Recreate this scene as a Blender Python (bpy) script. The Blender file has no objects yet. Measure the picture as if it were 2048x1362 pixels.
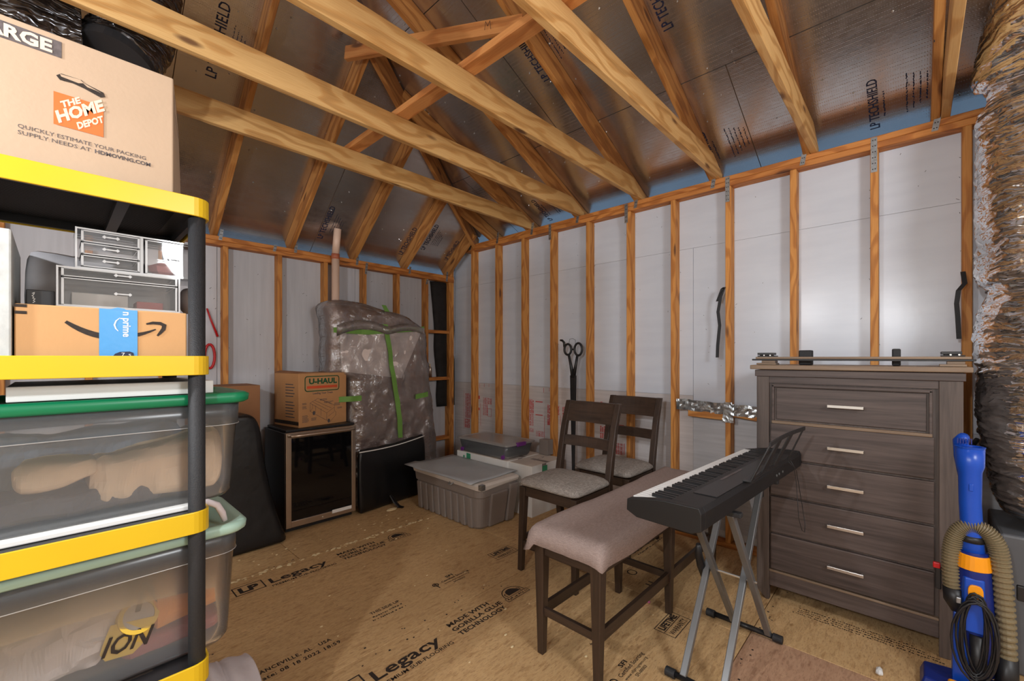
import bpy, bmesh, math, random
from mathutils import Vector, Matrix, noise
random.seed(7)
S = bpy.context.scene
COL = S.collection
PI = math.pi
# ------------------------------------------------------------------ camera
cd = bpy.data.cameras.new('camera'); cam = bpy.data.objects.new('camera', cd); COL.objects.link(cam)
cam.location = (0, 0, 1.41); cam.rotation_euler = (PI/2, 0, math.radians(-46.8))
cd.sensor_width = 36; cd.lens = 861.0/2048*36; cd.shift_x = 0; cd.shift_y = 34.0/2048
cd.clip_start = 0.02
S.camera = cam
# ------------------------------------------------------------------ world, lights, exposure
w = bpy.data.worlds.new('world'); S.world = w; w.use_nodes = True
w.node_tree.nodes['Background'].inputs[0].default_value = (0.38, 0.62, 0.95, 1)
w.node_tree.nodes['Background'].inputs[1].default_value = 0.29
def lamp(name, loc, power, radius, col):
    l = bpy.data.lights.new(name, 'POINT'); l.energy = power; l.shadow_soft_size = radius; l.color = col
    o = bpy.data.objects.new(name, l); COL.objects.link(o); o.location = loc; return o
lamp('bulb_light', (-1.05, 0.25, 2.0), 70, 0.035, (0.95, 0.97, 1.0))
lamp('bulb_light', (-0.95, 1.22, 2.1), 58, 0.035, (0.95, 0.97, 1.0))
lamp('fill_light', (0.9, -1.5, 2.3), 92, 0.30, (0.93, 0.97, 1.0))  # soft fill added behind the camera, not a fixture of the room
S.view_settings.view_transform = 'Standard'; S.view_settings.look = 'None'
S.view_settings.gamma = 1; S.view_settings.use_curve_mapping = False
S.view_settings.exposure = 0.35

# ------------------------------------------------------------------ materials
def srgb(r, g, b):
    f = lambda c: (c/255/12.92) if c/255 <= .04045 else ((c/255+.055)/1.055)**2.4
    return (f(r), f(g), f(b), 1)
class NT:
    def __init__(s, name):
        m = bpy.data.materials.new(name); m.use_nodes = True; s.m = m; s.t = m.node_tree; s.n = s.t.nodes; s.l = s.t.links
        s.b = s.n['Principled BSDF']; s.out = s.n['Material Output']
    def add(s, typ, ins=None, **kw):
        n = s.n.new(typ)
        for k, v in kw.items(): setattr(n, k, v)
        for k, v in (ins or {}).items():
            if hasattr(v, 'is_output') or isinstance(v, bpy.types.NodeSocket): s.l.new(v, n.inputs[k])
            else: n.inputs[k].default_value = v
        return n
    def ramp(s, fac, stops):
        n = s.n.new('ShaderNodeValToRGB'); s.l.new(fac, n.inputs[0])
        e = n.color_ramp.elements
        while len(e) < len(stops): e.new(0.5)
        for i, (p, c) in enumerate(stops): e[i].position = p; e[i].color = c
        return n.outputs[0]
    def mix(s, fac, a, b, mode='MIX'):
        n = s.n.new('ShaderNodeMix'); n.data_type = 'RGBA'; n.blend_type = mode
        for i, v in ((0, fac), (6, a), (7, b)):
            if isinstance(v, bpy.types.NodeSocket): s.l.new(v, n.inputs[i])
            else: n.inputs[i].default_value = v
        return n.outputs[2]
    def coord(s, scale=(1, 1, 1), kind='Object', rnd=0.0, rot=(0, 0, 0)):
        tc = s.n.new('ShaderNodeTexCoord'); v = tc.outputs[kind]
        if rnd:
            oi = s.n.new('ShaderNodeObjectInfo')
            mu = s.add('ShaderNodeMath', {0: oi.outputs['Random'], 1: rnd}, operation='MULTIPLY')
            cm = s.add('ShaderNodeCombineXYZ', {0: mu.outputs[0], 1: mu.outputs[0], 2: mu.outputs[0]})
            ad = s.add('ShaderNodeVectorMath', {0: v, 1: cm.outputs[0]}, operation='ADD'); v = ad.outputs[0]
        mp = s.n.new('ShaderNodeMapping'); s.l.new(v, mp.inputs[0]); mp.inputs['Scale'].default_value = scale; mp.inputs['Rotation'].default_value = rot
        return mp.outputs[0]
    def noise(s, vec, scale=5, detail=4, rough=.5, dist=0):
        return s.add('ShaderNodeTexNoise', {'Vector': vec, 'Scale': scale, 'Detail': detail, 'Roughness': rough, 'Distortion': dist}).outputs[0]
    def bump(s, h, strength=.3, dist=.01):
        n = s.add('ShaderNodeBump', {'Height': h, 'Strength': strength, 'Distance': dist}); s.l.new(n.outputs[0], s.b.inputs['Normal']); return n
    def col(s, c):
        if isinstance(c, bpy.types.NodeSocket): s.l.new(c, s.b.inputs['Base Color'])
        else: s.b.inputs['Base Color'].default_value = c
    def set(s, **k):
        for a, v in k.items(): s.b.inputs[a.replace('_', ' ')].default_value = v
        return s
def plain(name, c, rough=.5, metal=0, var=.12, vs=6, bump=0, bs=60, spec=.5):
    t = NT(name); v = t.coord(); n = t.noise(v, vs, 5)
    d = tuple(x*(1-var) for x in c[:3])+(1,); u = tuple(min(1, x*(1+var)) for x in c[:3])+(1,)
    t.col(t.ramp(n, [(.3, d), (.7, u)])); t.set(Roughness=rough, Metallic=metal); t.b.inputs['Specular IOR Level'].default_value = spec
    if bump: t.bump(t.noise(v, bs, 4), bump, .004)
    return t.m
def lumber_mat(name, light, dark, knot=(.12, .04, .012, 1), ring=34):
    t = NT(name); v = t.coord((1, 1, 1), rnd=37.0)
    # growth rings about an axis along local X, warped by slow noise so they surface as cathedrals
    warp = t.noise(t.add('ShaderNodeMapping', {0: v, 'Scale': (1.1, 4, 4)}).outputs[0], 1.6, 2)
    sx = t.add('ShaderNodeSeparateXYZ', {0: v})
    y2 = t.add('ShaderNodeMath', {0: sx.outputs[1], 1: 0.35}, operation='ADD')
    su = t.add('ShaderNodeMath', {0: y2.outputs[0], 1: sx.outputs[2]}, operation='ADD')
    wq = t.add('ShaderNodeMath', {0: warp, 1: .42}, operation='MULTIPLY')
    s2 = t.add('ShaderNodeMath', {0: su.outputs[0], 1: wq.outputs[0]}, operation='ADD')
    fr = t.add('ShaderNodeMath', {0: s2.outputs[0], 1: float(ring)*2.6}, operation='MULTIPLY')
    sn = t.add('ShaderNodeMath', {0: fr.outputs[0]}, operation='SINE')
    h = t.add('ShaderNodeMath', {0: sn.outputs[0], 1: .5, 2: .5}, operation='MULTIPLY_ADD')
    rings = t.ramp(h.outputs[0], [(.0, tuple(q*.72 for q in dark[:3])+(1,)), (.28, dark), (.6, light), (1, light)])
    fine = t.noise(t.add('ShaderNodeMapping', {0: v, 'Scale': (3, 90, 90)}).outputs[0], 2.5, 4)
    c = t.mix(.45, rings, t.ramp(fine, [(.3, dark), (.65, light)]))
    big = t.noise(t.add('ShaderNodeMapping', {0: v, 'Scale': (.9, 3, 3)}).outputs[0], 1.5, 2)
    c = t.mix(t.ramp(big, [(.4, (0, 0, 0, 1)), (.75, (.35, .35, .35, 1))]), c, tuple(x*.62 for x in dark[:3])+(1,))
    vo = t.add('ShaderNodeTexVoronoi', {'Vector': t.add('ShaderNodeMapping', {0: v, 'Scale': (1.5, 5, 5)}).outputs[0], 'Scale': 1.3})
    c = t.mix(t.ramp(vo.outputs['Distance'], [(.0, (1, 1, 1, 1)), (.075, (.85, .85, .85, 1)), (.13, (0, 0, 0, 1))]), c, knot)
    oi = t.n.new('ShaderNodeObjectInfo')
    tone = t.ramp(oi.outputs['Random'], [(0, (.80, .78, .72, 1)), (1, (1.0, 1.0, 1.0, 1))])
    c = t.mix(1.0, c, tone, 'MULTIPLY')
    t.col(c); t.set(Roughness=.62); t.bump(fine, .12, .002)
    return t.m
M = {}
M['stud'] = lumber_mat('stud_pine', srgb(226, 160, 84), srgb(192, 118, 48))
M['plate'] = lumber_mat('plate_pine', srgb(218, 146, 74), srgb(178, 102, 40))
M['joist'] = lumber_mat('joist_pine', srgb(234, 190, 126), srgb(202, 144, 76), ring=26)
M['rafter'] = lumber_mat('rafter_pine', srgb(214, 154, 86), srgb(168, 104, 46), ring=26)
M['redwood'] = lumber_mat('orange_pine', srgb(222, 156, 92), srgb(192, 118, 58), ring=24)
def foil_mat(name, dots=True, base=(.70, .67, .65, 1)):
    t = NT(name); v = t.coord(); 
    n1 = t.noise(t.add('ShaderNodeMapping', {0: v, 'Scale': (1, 1, 1)}).outputs[0], 26, 5, .6)
    n2 = t.noise(v, 2.2, 3)
    t.col(t.ramp(n2, [(.3, tuple(x*.82 for x in base[:3])+(1,)), (.7, base)]))
    t.set(Metallic=.93)
    t.l.new(t.ramp(n1, [(.3, (.16,)*3+(1,)), (.7, (.27,)*3+(1,))]), t.b.inputs['Roughness'])
    h = n1
    if dots:
        vo = t.add('ShaderNodeTexVoronoi', {'Vector': v, 'Scale': 95.0, 'Randomness': 0.0})
        d = t.ramp(vo.outputs['Distance'], [(.0, (1, 1, 1, 1)), (.35, (0, 0, 0, 1))])
        h = t.mix(.45, n1, d)
    t.bump(h, .26, .004)
    return t.m
M['foil'] = foil_mat('radiant_foil')
M['duct_foil'] = None
def duct_mat(name, base, rough=.16, st=.9):
    t = NT(name); v = t.coord()
    dn = t.add('ShaderNodeTexNoise', {'Vector': v, 'Scale': 7.0, 'Detail': 3.0})
    of = t.add('ShaderNodeVectorMath', {0: dn.outputs['Color'], 3: .09}, operation='SCALE')
    vd = t.add('ShaderNodeVectorMath', {0: v, 1: of.outputs[0]}, operation='ADD').outputs[0]
    vo = t.add('ShaderNodeTexVoronoi', {'Vector': t.add('ShaderNodeMapping', {0: vd, 'Scale': (5.5, 5.5, 22)}).outputs[0], 'Scale': 1.0}, feature='F1')
    v2 = t.add('ShaderNodeTexVoronoi', {'Vector': t.add('ShaderNodeMapping', {0: vd, 'Scale': (15, 15, 50)}).outputs[0], 'Scale': 1.0}, feature='F1')
    h = t.mix(.3, vo.outputs['Distance'], v2.outputs['Distance'])
    w2 = t.noise(v, 5, 3, .6, .4)
    t.col(t.ramp(w2, [(.3, tuple(x*.55 for x in base[:3])+(1,)), (.62, base)])); t.set(Metallic=.97, Roughness=rough); t.bump(h, st, .035)
    return t.m
M['duct_foil'] = duct_mat('duct_foil', (.90, .93, .97, 1), .11, .6)
M['duct_dark'] = duct_mat('duct_dark_film', (.15, .15, .16, 1), .16, .8)
def foam_mat(name, c1, c2, lines, rough, axis=2):
    t = NT(name); v = t.coord((1, 1, 1), 'Object')
    sc = [2, 2, 2]; sc[axis] = lines
    n = t.noise(t.add('ShaderNodeMapping', {0: v, 'Scale': tuple(sc)}).outputs[0], 1.0, 3)
    n2 = t.noise(v, 2.2, 3)
    c = t.mix(.5, t.ramp(n, [(.35, c2), (.6, c1)]), t.ramp(n2, [(.3, c2), (.7, c1)]))
    t.col(c); t.set(Roughness=rough); t.bump(t.noise(v, 34, 3), .06, .003)
    return t.m
M['foam'] = foam_mat('foam_white', srgb(214, 220, 230), srgb(205, 211, 222), 14, .24)
M['foamA'] = foam_mat('foam_white_shaded', srgb(200, 202, 208), srgb(184, 186, 192), 26, .42, 0)  # same white foam; the far wall's dimmer light is put into the grey
M['foam_low'] = foam_mat('foam_beige', srgb(208, 204, 204), srgb(186, 181, 181), 52, .5)
M['foam_low2'] = foam_mat('foam_grey_striped', srgb(200, 201, 205), srgb(176, 177, 181), 44, .5)
M['blue'] = plain('blue_foam_board', srgb(90, 160, 214), .6)
M['redprint'] = plain('red_print', srgb(190, 90, 90), .6, var=.2, vs=40)
M['ink'] = plain('black_ink', srgb(46, 36, 30), .7, var=.35, vs=90)
M['ink2'] = plain('grey_ink', srgb(92, 84, 84), .7, var=.3, vs=90)
M['bluink'] = plain('blue_ink', srgb(28, 36, 66), .5, var=.2, vs=60)
def osb_mat(name, a, b, dk, amt=1.0):
    t = NT(name); v = t.coord((1, 1, 1), rnd=11.0)
    cols = []
    for k, (rot, sc) in enumerate([(.2, (26, 110, 16)), (-.35, (24, 100, 16)), (.9, (22, 90, 16))]):
        mp = t.add('ShaderNodeMapping', {0: v, 'Scale': sc, 'Rotation': (0, 0, rot)}).outputs[0]
        dn = t.add('ShaderNodeTexNoise', {'Vector': mp, 'Scale': .6, 'Detail': 2.0})
        av = t.add('ShaderNodeVectorMath', {0: mp, 1: dn.outputs['Color']}, operation='ADD')
        vo = t.add('ShaderNodeTexVoronoi', {'Vector': av.outputs[0], 'Scale': 1.0})
        sp = t.add('ShaderNodeSeparateColor', {0: vo.outputs['Color']})
        cols.append(sp.outputs[0])
    c1 = t.ramp(cols[0], [(0, b), (.45, a), (.9, tuple(min(1, x*1.15) for x in a[:3])+(1,)), (1, dk)])
    c2 = t.ramp(cols[1], [(0, a), (.6, b), (1, a)])
    c3 = t.ramp(cols[2], [(0, a), (.85, a), (.95, dk), (1, b)])
    c = t.mix(.5, c1, c2); c = t.mix(.35, c, c3)
    g = t.noise(t.add('ShaderNodeMapping', {0: v, 'Scale': (46, 190, 30)}).outputs[0], 1, 5, .65)
    c = t.mix(t.ramp(g, [(.52, (0, 0, 0, 1)), (.72, (.75*amt,)*3+(1,))]), c, dk)
    g2 = t.noise(v, 1.4, 4)
    c = t.mix(t.ramp(g2, [(.45, (0, 0, 0, 1)), (.8, (.45, .45, .45, 1))]), c, tuple(x*.72 for x in b[:3])+(1,))
    t.col(c); t.set(Roughness=.7); t.bump(g, .15, .002)
    return t.m
M['osb'] = osb_mat('osb_tan', srgb(206, 170, 122), srgb(190, 150, 100), srgb(132, 92, 54))
M['osb_pink'] = osb_mat('osb_pinkish', srgb(190, 152, 122), srgb(172, 130, 102), srgb(122, 84, 60))
M['darkwood'] = None
def furn(name, a, b, ax=2, sc=70, rough=.42):
    t = NT(name); v = t.coord((1, 1, 1), rnd=5.0)
    s3 = [sc, sc, sc]; s3[ax] = 3.0
    g = t.noise(t.add('ShaderNodeMapping', {0: v, 'Scale': tuple(s3)}).outputs[0], 1, 6, .6, .3)
    g2 = t.noise(t.add('ShaderNodeMapping', {0: v, 'Scale': tuple(x*.25 for x in s3)}).outputs[0], 1, 3, .5, .8)
    c = t.mix(.4, t.ramp(g, [(.3, a), (.7, b)]), t.ramp(g2, [(.3, a), (.7, b)]))
    t.col(c); t.set(Roughness=rough); t.bump(g, .12, .002); return t.m
M['esp_x'] = furn('espresso_wood_x', srgb(38, 28, 22), srgb(72, 54, 42), 0)
M['esp_y'] = furn('espresso_wood_y', srgb(38, 28, 22), srgb(72, 54, 42), 1)
M['esp_z'] = furn('espresso_wood_z', srgb(38, 28, 22), srgb(72, 54, 42), 2)
M['dr_y'] = furn('dresser_oak_y', srgb(52, 43, 41), srgb(102, 88, 83), 1, 60, .5)
M['dr_z'] = furn('dresser_oak_z', srgb(60, 51, 47), srgb(108, 94, 87), 2, 60, .5)
M['dr_edge'] = furn('dresser_edge', srgb(104, 84, 66), srgb(150, 128, 106), 1, 60, .5)
M['steel'] = plain('brushed_steel', srgb(196, 182, 168), .3, .95, var=.06)
M['chrome'] = plain('satin_nickel', srgb(205, 203, 198), .28, .9, var=.04)
M['zinc'] = plain('galvanised', srgb(170, 176, 180), .38, .85, var=.2, vs=50)
M['tube_sheen'] = plain('black_tube_grey_sheen', srgb(118, 120, 122), .3, .4, var=.04)  # glossy black tubing, with its grey reflections put into the base colour
M['black'] = plain('black_plastic', srgb(30, 30, 32), .42, var=.1)
M['blackmatte'] = plain('black_textured', srgb(36, 37, 40), .6, var=.2, vs=200, bump=.3, bs=400)
M['blackcloth'] = plain('black_bag_film', srgb(20, 20, 22), .36, var=.3, vs=5, bump=.8, bs=9)
M['felt'] = plain('black_felt', srgb(30, 27, 26), .8, var=.4, vs=12, bump=.5, bs=30)
M['yellow'] = plain('yellow_plastic', srgb(232, 192, 30), .34, var=.03)
M['orange_p'] = plain('orange_plastic', srgb(250, 160, 20), .35, var=.03)
M['bluep'] = plain('blue_plastic', srgb(22, 78, 188), .3, var=.06)
M['blued'] = plain('dark_blue_plastic', srgb(18, 40, 120), .3, var=.06)
M['green'] = plain('green_lid', srgb(12, 128, 84), .35, var=.05)
M['sage'] = plain('sage_lid', srgb(168, 200, 184), .4, var=.04)
M['card'] = plain('cardboard', srgb(190, 164, 138), .75, var=.05, vs=4, bump=.08, bs=90)
M['card2'] = plain('cardboard_brown', srgb(190, 140, 92), .75, var=.06, vs=4, bump=.08, bs=90)
M['card3'] = plain('cardboard_tan', srgb(206, 158, 106), .7, var=.05, vs=4, bump=.08, bs=90)
M['cardd'] = plain('cardboard_dark', srgb(150, 104, 68), .75, var=.08)
M['whitebox'] = plain('white_card', srgb(226, 224, 220), .6, var=.04)
M['beigetop'] = plain('beige_card', srgb(208, 198, 188), .65, var=.04)
M['orangeprint'] = plain('orange_print', srgb(235, 112, 50), .6, var=.04)
M['greenprint'] = plain('green_print', srgb(22, 82, 48), .6, var=.1)
M['redstripe'] = plain('orange_red_print', srgb(206, 80, 40), .6, var=.1)
M['lab'] = plain('light_lettering', srgb(232, 212, 186), .6, var=.03)
M['white'] = plain('white_plastic', srgb(238, 238, 236), .4, var=.02)
M['piano'] = plain('piano_black', srgb(19, 19, 21), .5, var=.1)
M['keyw'] = plain('ivory_keys', srgb(236, 238, 238), .25, var=.01)
M['taupe'] = plain('taupe_tote', srgb(136, 126, 120), .42, var=.04, bump=.05, bs=120)
M['greymat'] = plain('grey_sheet', srgb(170, 172, 174), .55, var=.04)
M['graycab'] = plain('grey_cabinet', srgb(96, 98, 102), .5, var=.06)
M['galvbox'] = plain('grey_rippled', srgb(196, 200, 198), .5, var=.12, vs=30, bump=.3, bs=40)
def fabric(name, a, b, sc=260):
    t = NT(name); v = t.coord()
    x = t.noise(t.add('ShaderNodeMapping', {0: v, 'Scale': (sc, sc*.12, sc)}).outputs[0], 1, 2)
    y = t.noise(t.add('ShaderNodeMapping', {0: v, 'Scale': (sc*.12, sc, sc)}).outputs[0], 1, 2)
    h = t.mix(.5, x, y); t.col(t.ramp(h, [(.38, a), (.62, b)])); t.set(Roughness=.85); t.bump(h, .25, .003); return t.m
M['seatfab'] = fabric('grey_tweed', srgb(118, 110, 104), srgb(166, 158, 150))
M['cover'] = fabric('mauve_linen', srgb(140, 122, 116), srgb(164, 146, 139), 420)
M['kraft'] = plain('kraft_paper', srgb(240, 208, 172), .7, var=.08, vs=9, bump=.6, bs=11)
M['orangefab'] = plain('orange_cloth', srgb(246, 156, 66), .8, var=.15, vs=5, bump=.6, bs=12)
M['redfab'] = plain('dusty_red_cloth', srgb(176, 98, 90), .8, var=.15, bump=.4, bs=14)
M['navy'] = plain('navy_cloth', srgb(112, 132, 152), .8, var=.3, vs=6, bump=.4, bs=14)
M['greyfab'] = plain('charcoal_bag', srgb(66, 62, 66), .6, var=.3, vs=6, bump=.4, bs=14)
M['tissue'] = plain('white_tissue', srgb(236, 224, 220), .7, var=.08, vs=7, bump=.5, bs=9)
M['towel'] = plain('white_towel', srgb(214, 204, 206), .9, var=.08, vs=9, bump=.6, bs=60)
M['brownuph'] = plain('brown_upholstery', srgb(122, 88, 76), .7, var=.35, vs=7, bump=.4, bs=12)
M['greytape'] = plain('green_tape', srgb(112, 160, 72), .55, var=.08)
M['greentape'] = M['greytape']
M['pvc'] = plain('pale_pvc', srgb(232, 200, 178), .4, var=.05)
M['copper'] = plain('purple_primer', srgb(190, 110, 80), .4, var=.2)
M['debris'] = plain('cream_foam_bits', srgb(226, 204, 160), .8, var=.1)
M['pink'] = plain('pink_scrap', srgb(224, 120, 178), .6)
M['purple'] = plain('purple_latch', srgb(110, 44, 128), .4)
M['beigehose'] = plain('olive_hose', srgb(128, 114, 86), .45, var=.08)
M['glassdark'] = plain('dark_glass', srgb(14, 14, 16), .04, var=.02)
M['red'] = plain('red_plastic', srgb(196, 24, 30), .4)
M['wallgen'] = plain('plain_wall', srgb(226, 224, 220), .8)
M['silver'] = plain('silver_tape', srgb(178, 184, 188), .22, .85, var=.25, vs=30, bump=.8, bs=40)
def clear(name, tint, opac, rough=.15, spec_mix=.12, bump=0, bs=10):
    t = NT(name)
    tr = t.add('ShaderNodeBsdfTransparent', {'Color': (1, 1, 1, 1)})
    df = t.add('ShaderNodeBsdfDiffuse', {'Color': tint})
    tl = t.add('ShaderNodeBsdfTranslucent', {'Color': tint})
    gl = t.add('ShaderNodeBsdfGlossy', {'Color': (.9, .9, .9, 1), 'Roughness': rough})
    m0 = t.add('ShaderNodeMixShader', {0: .4, 1: df.outputs[0], 2: tl.outputs[0]})
    fr = t.add('ShaderNodeFresnel', {'IOR': 1.45})
    fa = t.add('ShaderNodeMath', {0: fr.outputs[0], 1: spec_mix}, operation='ADD')
    if bump:
        n = t.noise(t.coord(), bs, 5, .6, .5); bp = t.add('ShaderNodeBump', {'Height': n, 'Strength': bump, 'Distance': .03})
        t.l.new(bp.outputs[0], gl.inputs['Normal']); t.l.new(bp.outputs[0], fr.inputs['Normal'])
        rr = t.ramp(n, [(.35, (opac*.75,)*3+(1,)), (.7, (min(1, opac*1.4),)*3+(1,))])
        m1 = t.add('ShaderNodeMixShader', {0: rr, 1: tr.outputs[0], 2: m0.outputs[0]})
    else:
        m1 = t.add('ShaderNodeMixShader', {0: opac, 1: tr.outputs[0], 2: m0.outputs[0]})
    m2 = t.add('ShaderNodeMixShader', {0: fa.outputs[0], 1: m1.outputs[0], 2: gl.outputs[0]})
    t.l.new(m2.outputs[0], t.out.inputs[0]); return t.m
M['tote_clear'] = clear('clear_tote_plastic', srgb(214, 220, 226), .15, .22, .0)
M['acrylic'] = clear('clear_acrylic', srgb(226, 230, 234), .035, .03, .005)
M['acryl_edge'] = clear('acrylic_edges', srgb(240, 242, 244), .62, .06, .2)
M['wrap'] = clear('plastic_wrap', srgb(200, 192, 190), .34, .10, .16, 1.0, 8)
M['cleartape'] = clear('clear_tape', srgb(230, 226, 222), .25, .08, .15)
M['hazelid'] = clear('hazy_lid', srgb(214, 210, 206), .62, .25, .03)

# ------------------------------------------------------------------ geometry helpers
class MB:
    def __init__(s): s.v = []; s.f = []
    def add(s, vs, fs, xf=None):
        o = len(s.v)
        for p in vs:
            p = Vector(p); s.v.append(xf @ p if xf is not None else p)
        s.f += [tuple(i+o for i in f) for f in fs]; return s
    def box(s, x0, x1, y0, y1, z0, z1, xf=None):
        vs = [(x, y, z) for x in (x0, x1) for y in (y0, y1) for z in (z0, z1)]
        return s.add(vs, [(0, 1, 3, 2), (4, 6, 7, 5), (0, 4, 5, 1), (2, 3, 7, 6), (0, 2, 6, 4), (1, 5, 7, 3)], xf)
    def hexa(s, bot, top):   # 4 bottom + 4 top corners
        return s.add(list(bot)+list(top), [(3, 2, 1, 0), (4, 5, 6, 7), (0, 1, 5, 4), (1, 2, 6, 5), (2, 3, 7, 6), (3, 0, 4, 7)])
    def prism(s, poly, axis, a, b, xf=None):  # poly of 2d points in the other two axes
        n = len(poly); vs = []
        for c in (a, b):
            for p in poly:
                q = [p[0], p[1]]; q.insert(axis, c); vs.append(q)
        fs = [tuple(range(n-1, -1, -1)), tuple(range(n, 2*n))]+[(i, (i+1) % n, n+(i+1) % n, n+i) for i in range(n)]
        return s.add(vs, fs, xf)
    def rings(s, rings, cap=True, closed=True):
        o = len(s.v); n = len(rings[0])
        for r in rings:
            for p in r: s.v.append(Vector(p))
        for i in range(len(rings)-1):
            for j in range(n if closed else n-1):
                k = (j+1) % n; s.f.append((o+i*n+j, o+i*n+k, o+(i+1)*n+k, o+(i+1)*n+j))
        if cap:
            s.f.append(tuple(o+j for j in range(n-1, -1, -1))); e = o+(len(rings)-1)*n; s.f.append(tuple(e+j for j in range(n)))
        return s
    def tube(s, path, r, n=10, cap=True, flat=1.0):
        P = [Vector(p) for p in path]; R = r if isinstance(r, (list, tuple)) else [r]*len(P)
        t0 = (P[1]-P[0]).normalized(); up = Vector((0, 0, 1)) if abs(t0.z) < .9 else Vector((1, 0, 0))
        u = (up-t0*up.dot(t0)).normalized(); rs = []
        for i, p in enumerate(P):
            t = (P[min(i+1, len(P)-1)]-P[max(i-1, 0)]).normalized()
            u = (u-t*u.dot(t)).normalized(); v = t.cross(u)
            rs.append([p+(u*math.cos(a)*flat+v*math.sin(a))*R[i] for a in (2*PI*k/n for k in range(n))])
        return s.rings(rs, cap)
    def cyl(s, p, q, r, n=14, r2=None):
        return s.tube([p, q], [r, r if r2 is None else r2], n)
    def text(s, st, o, xd, yd, w=None, h=.05, bold=0.0, mono=False):
        """outline lettering, lower-left corner at o, width w, cap height h"""
        c = bpy.data.curves.new('t', 'FONT'); c.body = st; c.size = 1; c.offset = bold; c.resolution_u = 2
        if mono: c.space_character = 1.15
        ob = bpy.data.objects.new('t', c); COL.objects.link(ob)
        me = bpy.data.meshes.new_from_object(ob.evaluated_get(bpy.context.evaluated_depsgraph_get()))
        bpy.data.objects.remove(ob); 
        vs = [v.co.copy() for v in me.vertices]; fs = [tuple(p.vertices) for p in me.polygons]
        bpy.data.meshes.remove(me); bpy.data.curves.remove(c)
        if not vs: return s
        x0 = min(v.x for v in vs); x1 = max(v.x for v in vs); y0 = 0 if not any(ch in 'gyqpj' for ch in st) else 0; y1 = max(v.y for v in vs)
        k = h/.7; kx = (w/(x1-x0)) if w else k
        xd = Vector(xd).normalized(); yd = Vector(yd).normalized(); o = Vector(o)
        return s.add([o+xd*(v.x-x0)*kx+yd*(v.y-y0)*k for v in vs], fs)
    def dashes(s, o, xd, yd, w, h):
        """a line of print too small to read: short ink strokes"""
        o = Vector(o); xd = Vector(xd).normalized(); yd = Vector(yd).normalized(); rn = random.Random(int(abs(o.x*977+o.y*131+o.z*53))+3); x = 0
        while x < w:
            l = rn.uniform(.35, .9)*h; s.quad(o+xd*x+yd*(rn.choice((0, .25))*h), xd, yd, min(l, w-x), h*rn.uniform(.45, .8)); x += l+h*rn.choice((.25, .25, .9))
        return s
    def quad(s, o, xd, yd, w, h, th=.0):
        o = Vector(o); xd = Vector(xd).normalized(); yd = Vector(yd).normalized()
        return s.add([o, o+xd*w, o+xd*w+yd*h, o+yd*h], [(0, 1, 2, 3)])
    def frame(s, o, xd, yd, w, h, t):
        o = Vector(o); xd = Vector(xd).normalized(); yd = Vector(yd).normalized()
        s.quad(o, xd, yd, w, t); s.quad(o+yd*(h-t), xd, yd, w, t); s.quad(o+yd*t, xd, yd, t, h-2*t); s.quad(o+yd*t+xd*(w-t), xd, yd, t, h-2*t); return s
    def line(s, pts, o, xd, yd, t):
        """polyline stroke, 2d points in the plane (o, xd, yd)"""
        o = Vector(o); xd = Vector(xd).normalized(); yd = Vector(yd).normalized()
        for a, b in zip(pts[:-1], pts[1:]):
            A = Vector((a[0], a[1], 0)); B = Vector((b[0], b[1], 0)); d = (B-A)
            if d.length < 1e-6: continue
            d.normalize(); n = Vector((-d.y, d.x, 0))*t/2; A = A-d*t*.3; B = B+d*t*.3
            q = [A-n, B-n, B+n, A+n]; s.add([o+xd*p.x+yd*p.y for p in q], [(0, 1, 2, 3)])
        return s
    def poly(s, pts, o, xd, yd):
        o = Vector(o); xd = Vector(xd).normalized(); yd = Vector(yd).normalized()
        return s.add([o+xd*p[0]+yd*p[1] for p in pts], [tuple(range(len(pts)))])
    def jitter(s, amp, sc, seed=0, axis=None):
        for p in s.v:
            n = noise.noise_vector(p*sc+Vector((seed*7.1, seed*3.3, seed)))*amp
            p += n
        return s
    def build(s, name, mat, parent=None, bevel=0, smooth=False, subd=0, solid=0, seg=2):
        return mk(name, s, mat, parent, bevel, smooth, subd, solid, seg)
ORG = {}
def mk(name, mb, mat, parent=None, bevel=0, smooth=False, subd=0, solid=0, seg=2, org=None):
    me = bpy.data.meshes.new(name)
    O = ORG[parent.name] if parent else (Vector(org) if org else None)
    if O is None:
        n = len(mb.v); cx = sum(p.x for p in mb.v)/n; cy = sum(p.y for p in mb.v)/n; O = Vector((cx, cy, min(p.z for p in mb.v)))
    me.from_pydata([tuple(p-O) for p in mb.v], [], mb.f); me.validate()
    bm = bmesh.new(); bm.from_mesh(me); bmesh.ops.recalc_face_normals(bm, faces=bm.faces); bm.to_mesh(me); bm.free()
    me.materials.append(M[mat] if isinstance(mat, str) else mat)
    ob = bpy.data.objects.new(name, me); COL.objects.link(ob); ORG[ob.name] = O
    if parent: ob.parent = parent
    else: ob.location = O
    if smooth:
        for p in me.polygons: p.use_smooth = True
    if bevel:
        b = ob.modifiers.new('bevel', 'BEVEL'); b.width = bevel; b.segments = seg; b.limit_method = 'ANGLE'; b.angle_limit = .6
    if solid:
        b = ob.modifiers.new('solid', 'SOLIDIFY'); b.thickness = solid; b.offset = -1
    if subd:
        b = ob.modifiers.new('sub', 'SUBSURF'); b.levels = subd; b.render_levels = subd
    return ob
def thing(name, label, cat, loc, group=None):
    o = bpy.data.objects.new(name, None); COL.objects.link(o); o.location = loc; o.empty_display_size = .1
    ORG[o.name] = Vector(loc); o['label'] = label; o['category'] = cat
    if group: o['group'] = group
    return o
def tag(o, label, cat, group=None):
    o['label'] = label; o['category'] = cat
    if group: o['group'] = group
    return o
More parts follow.
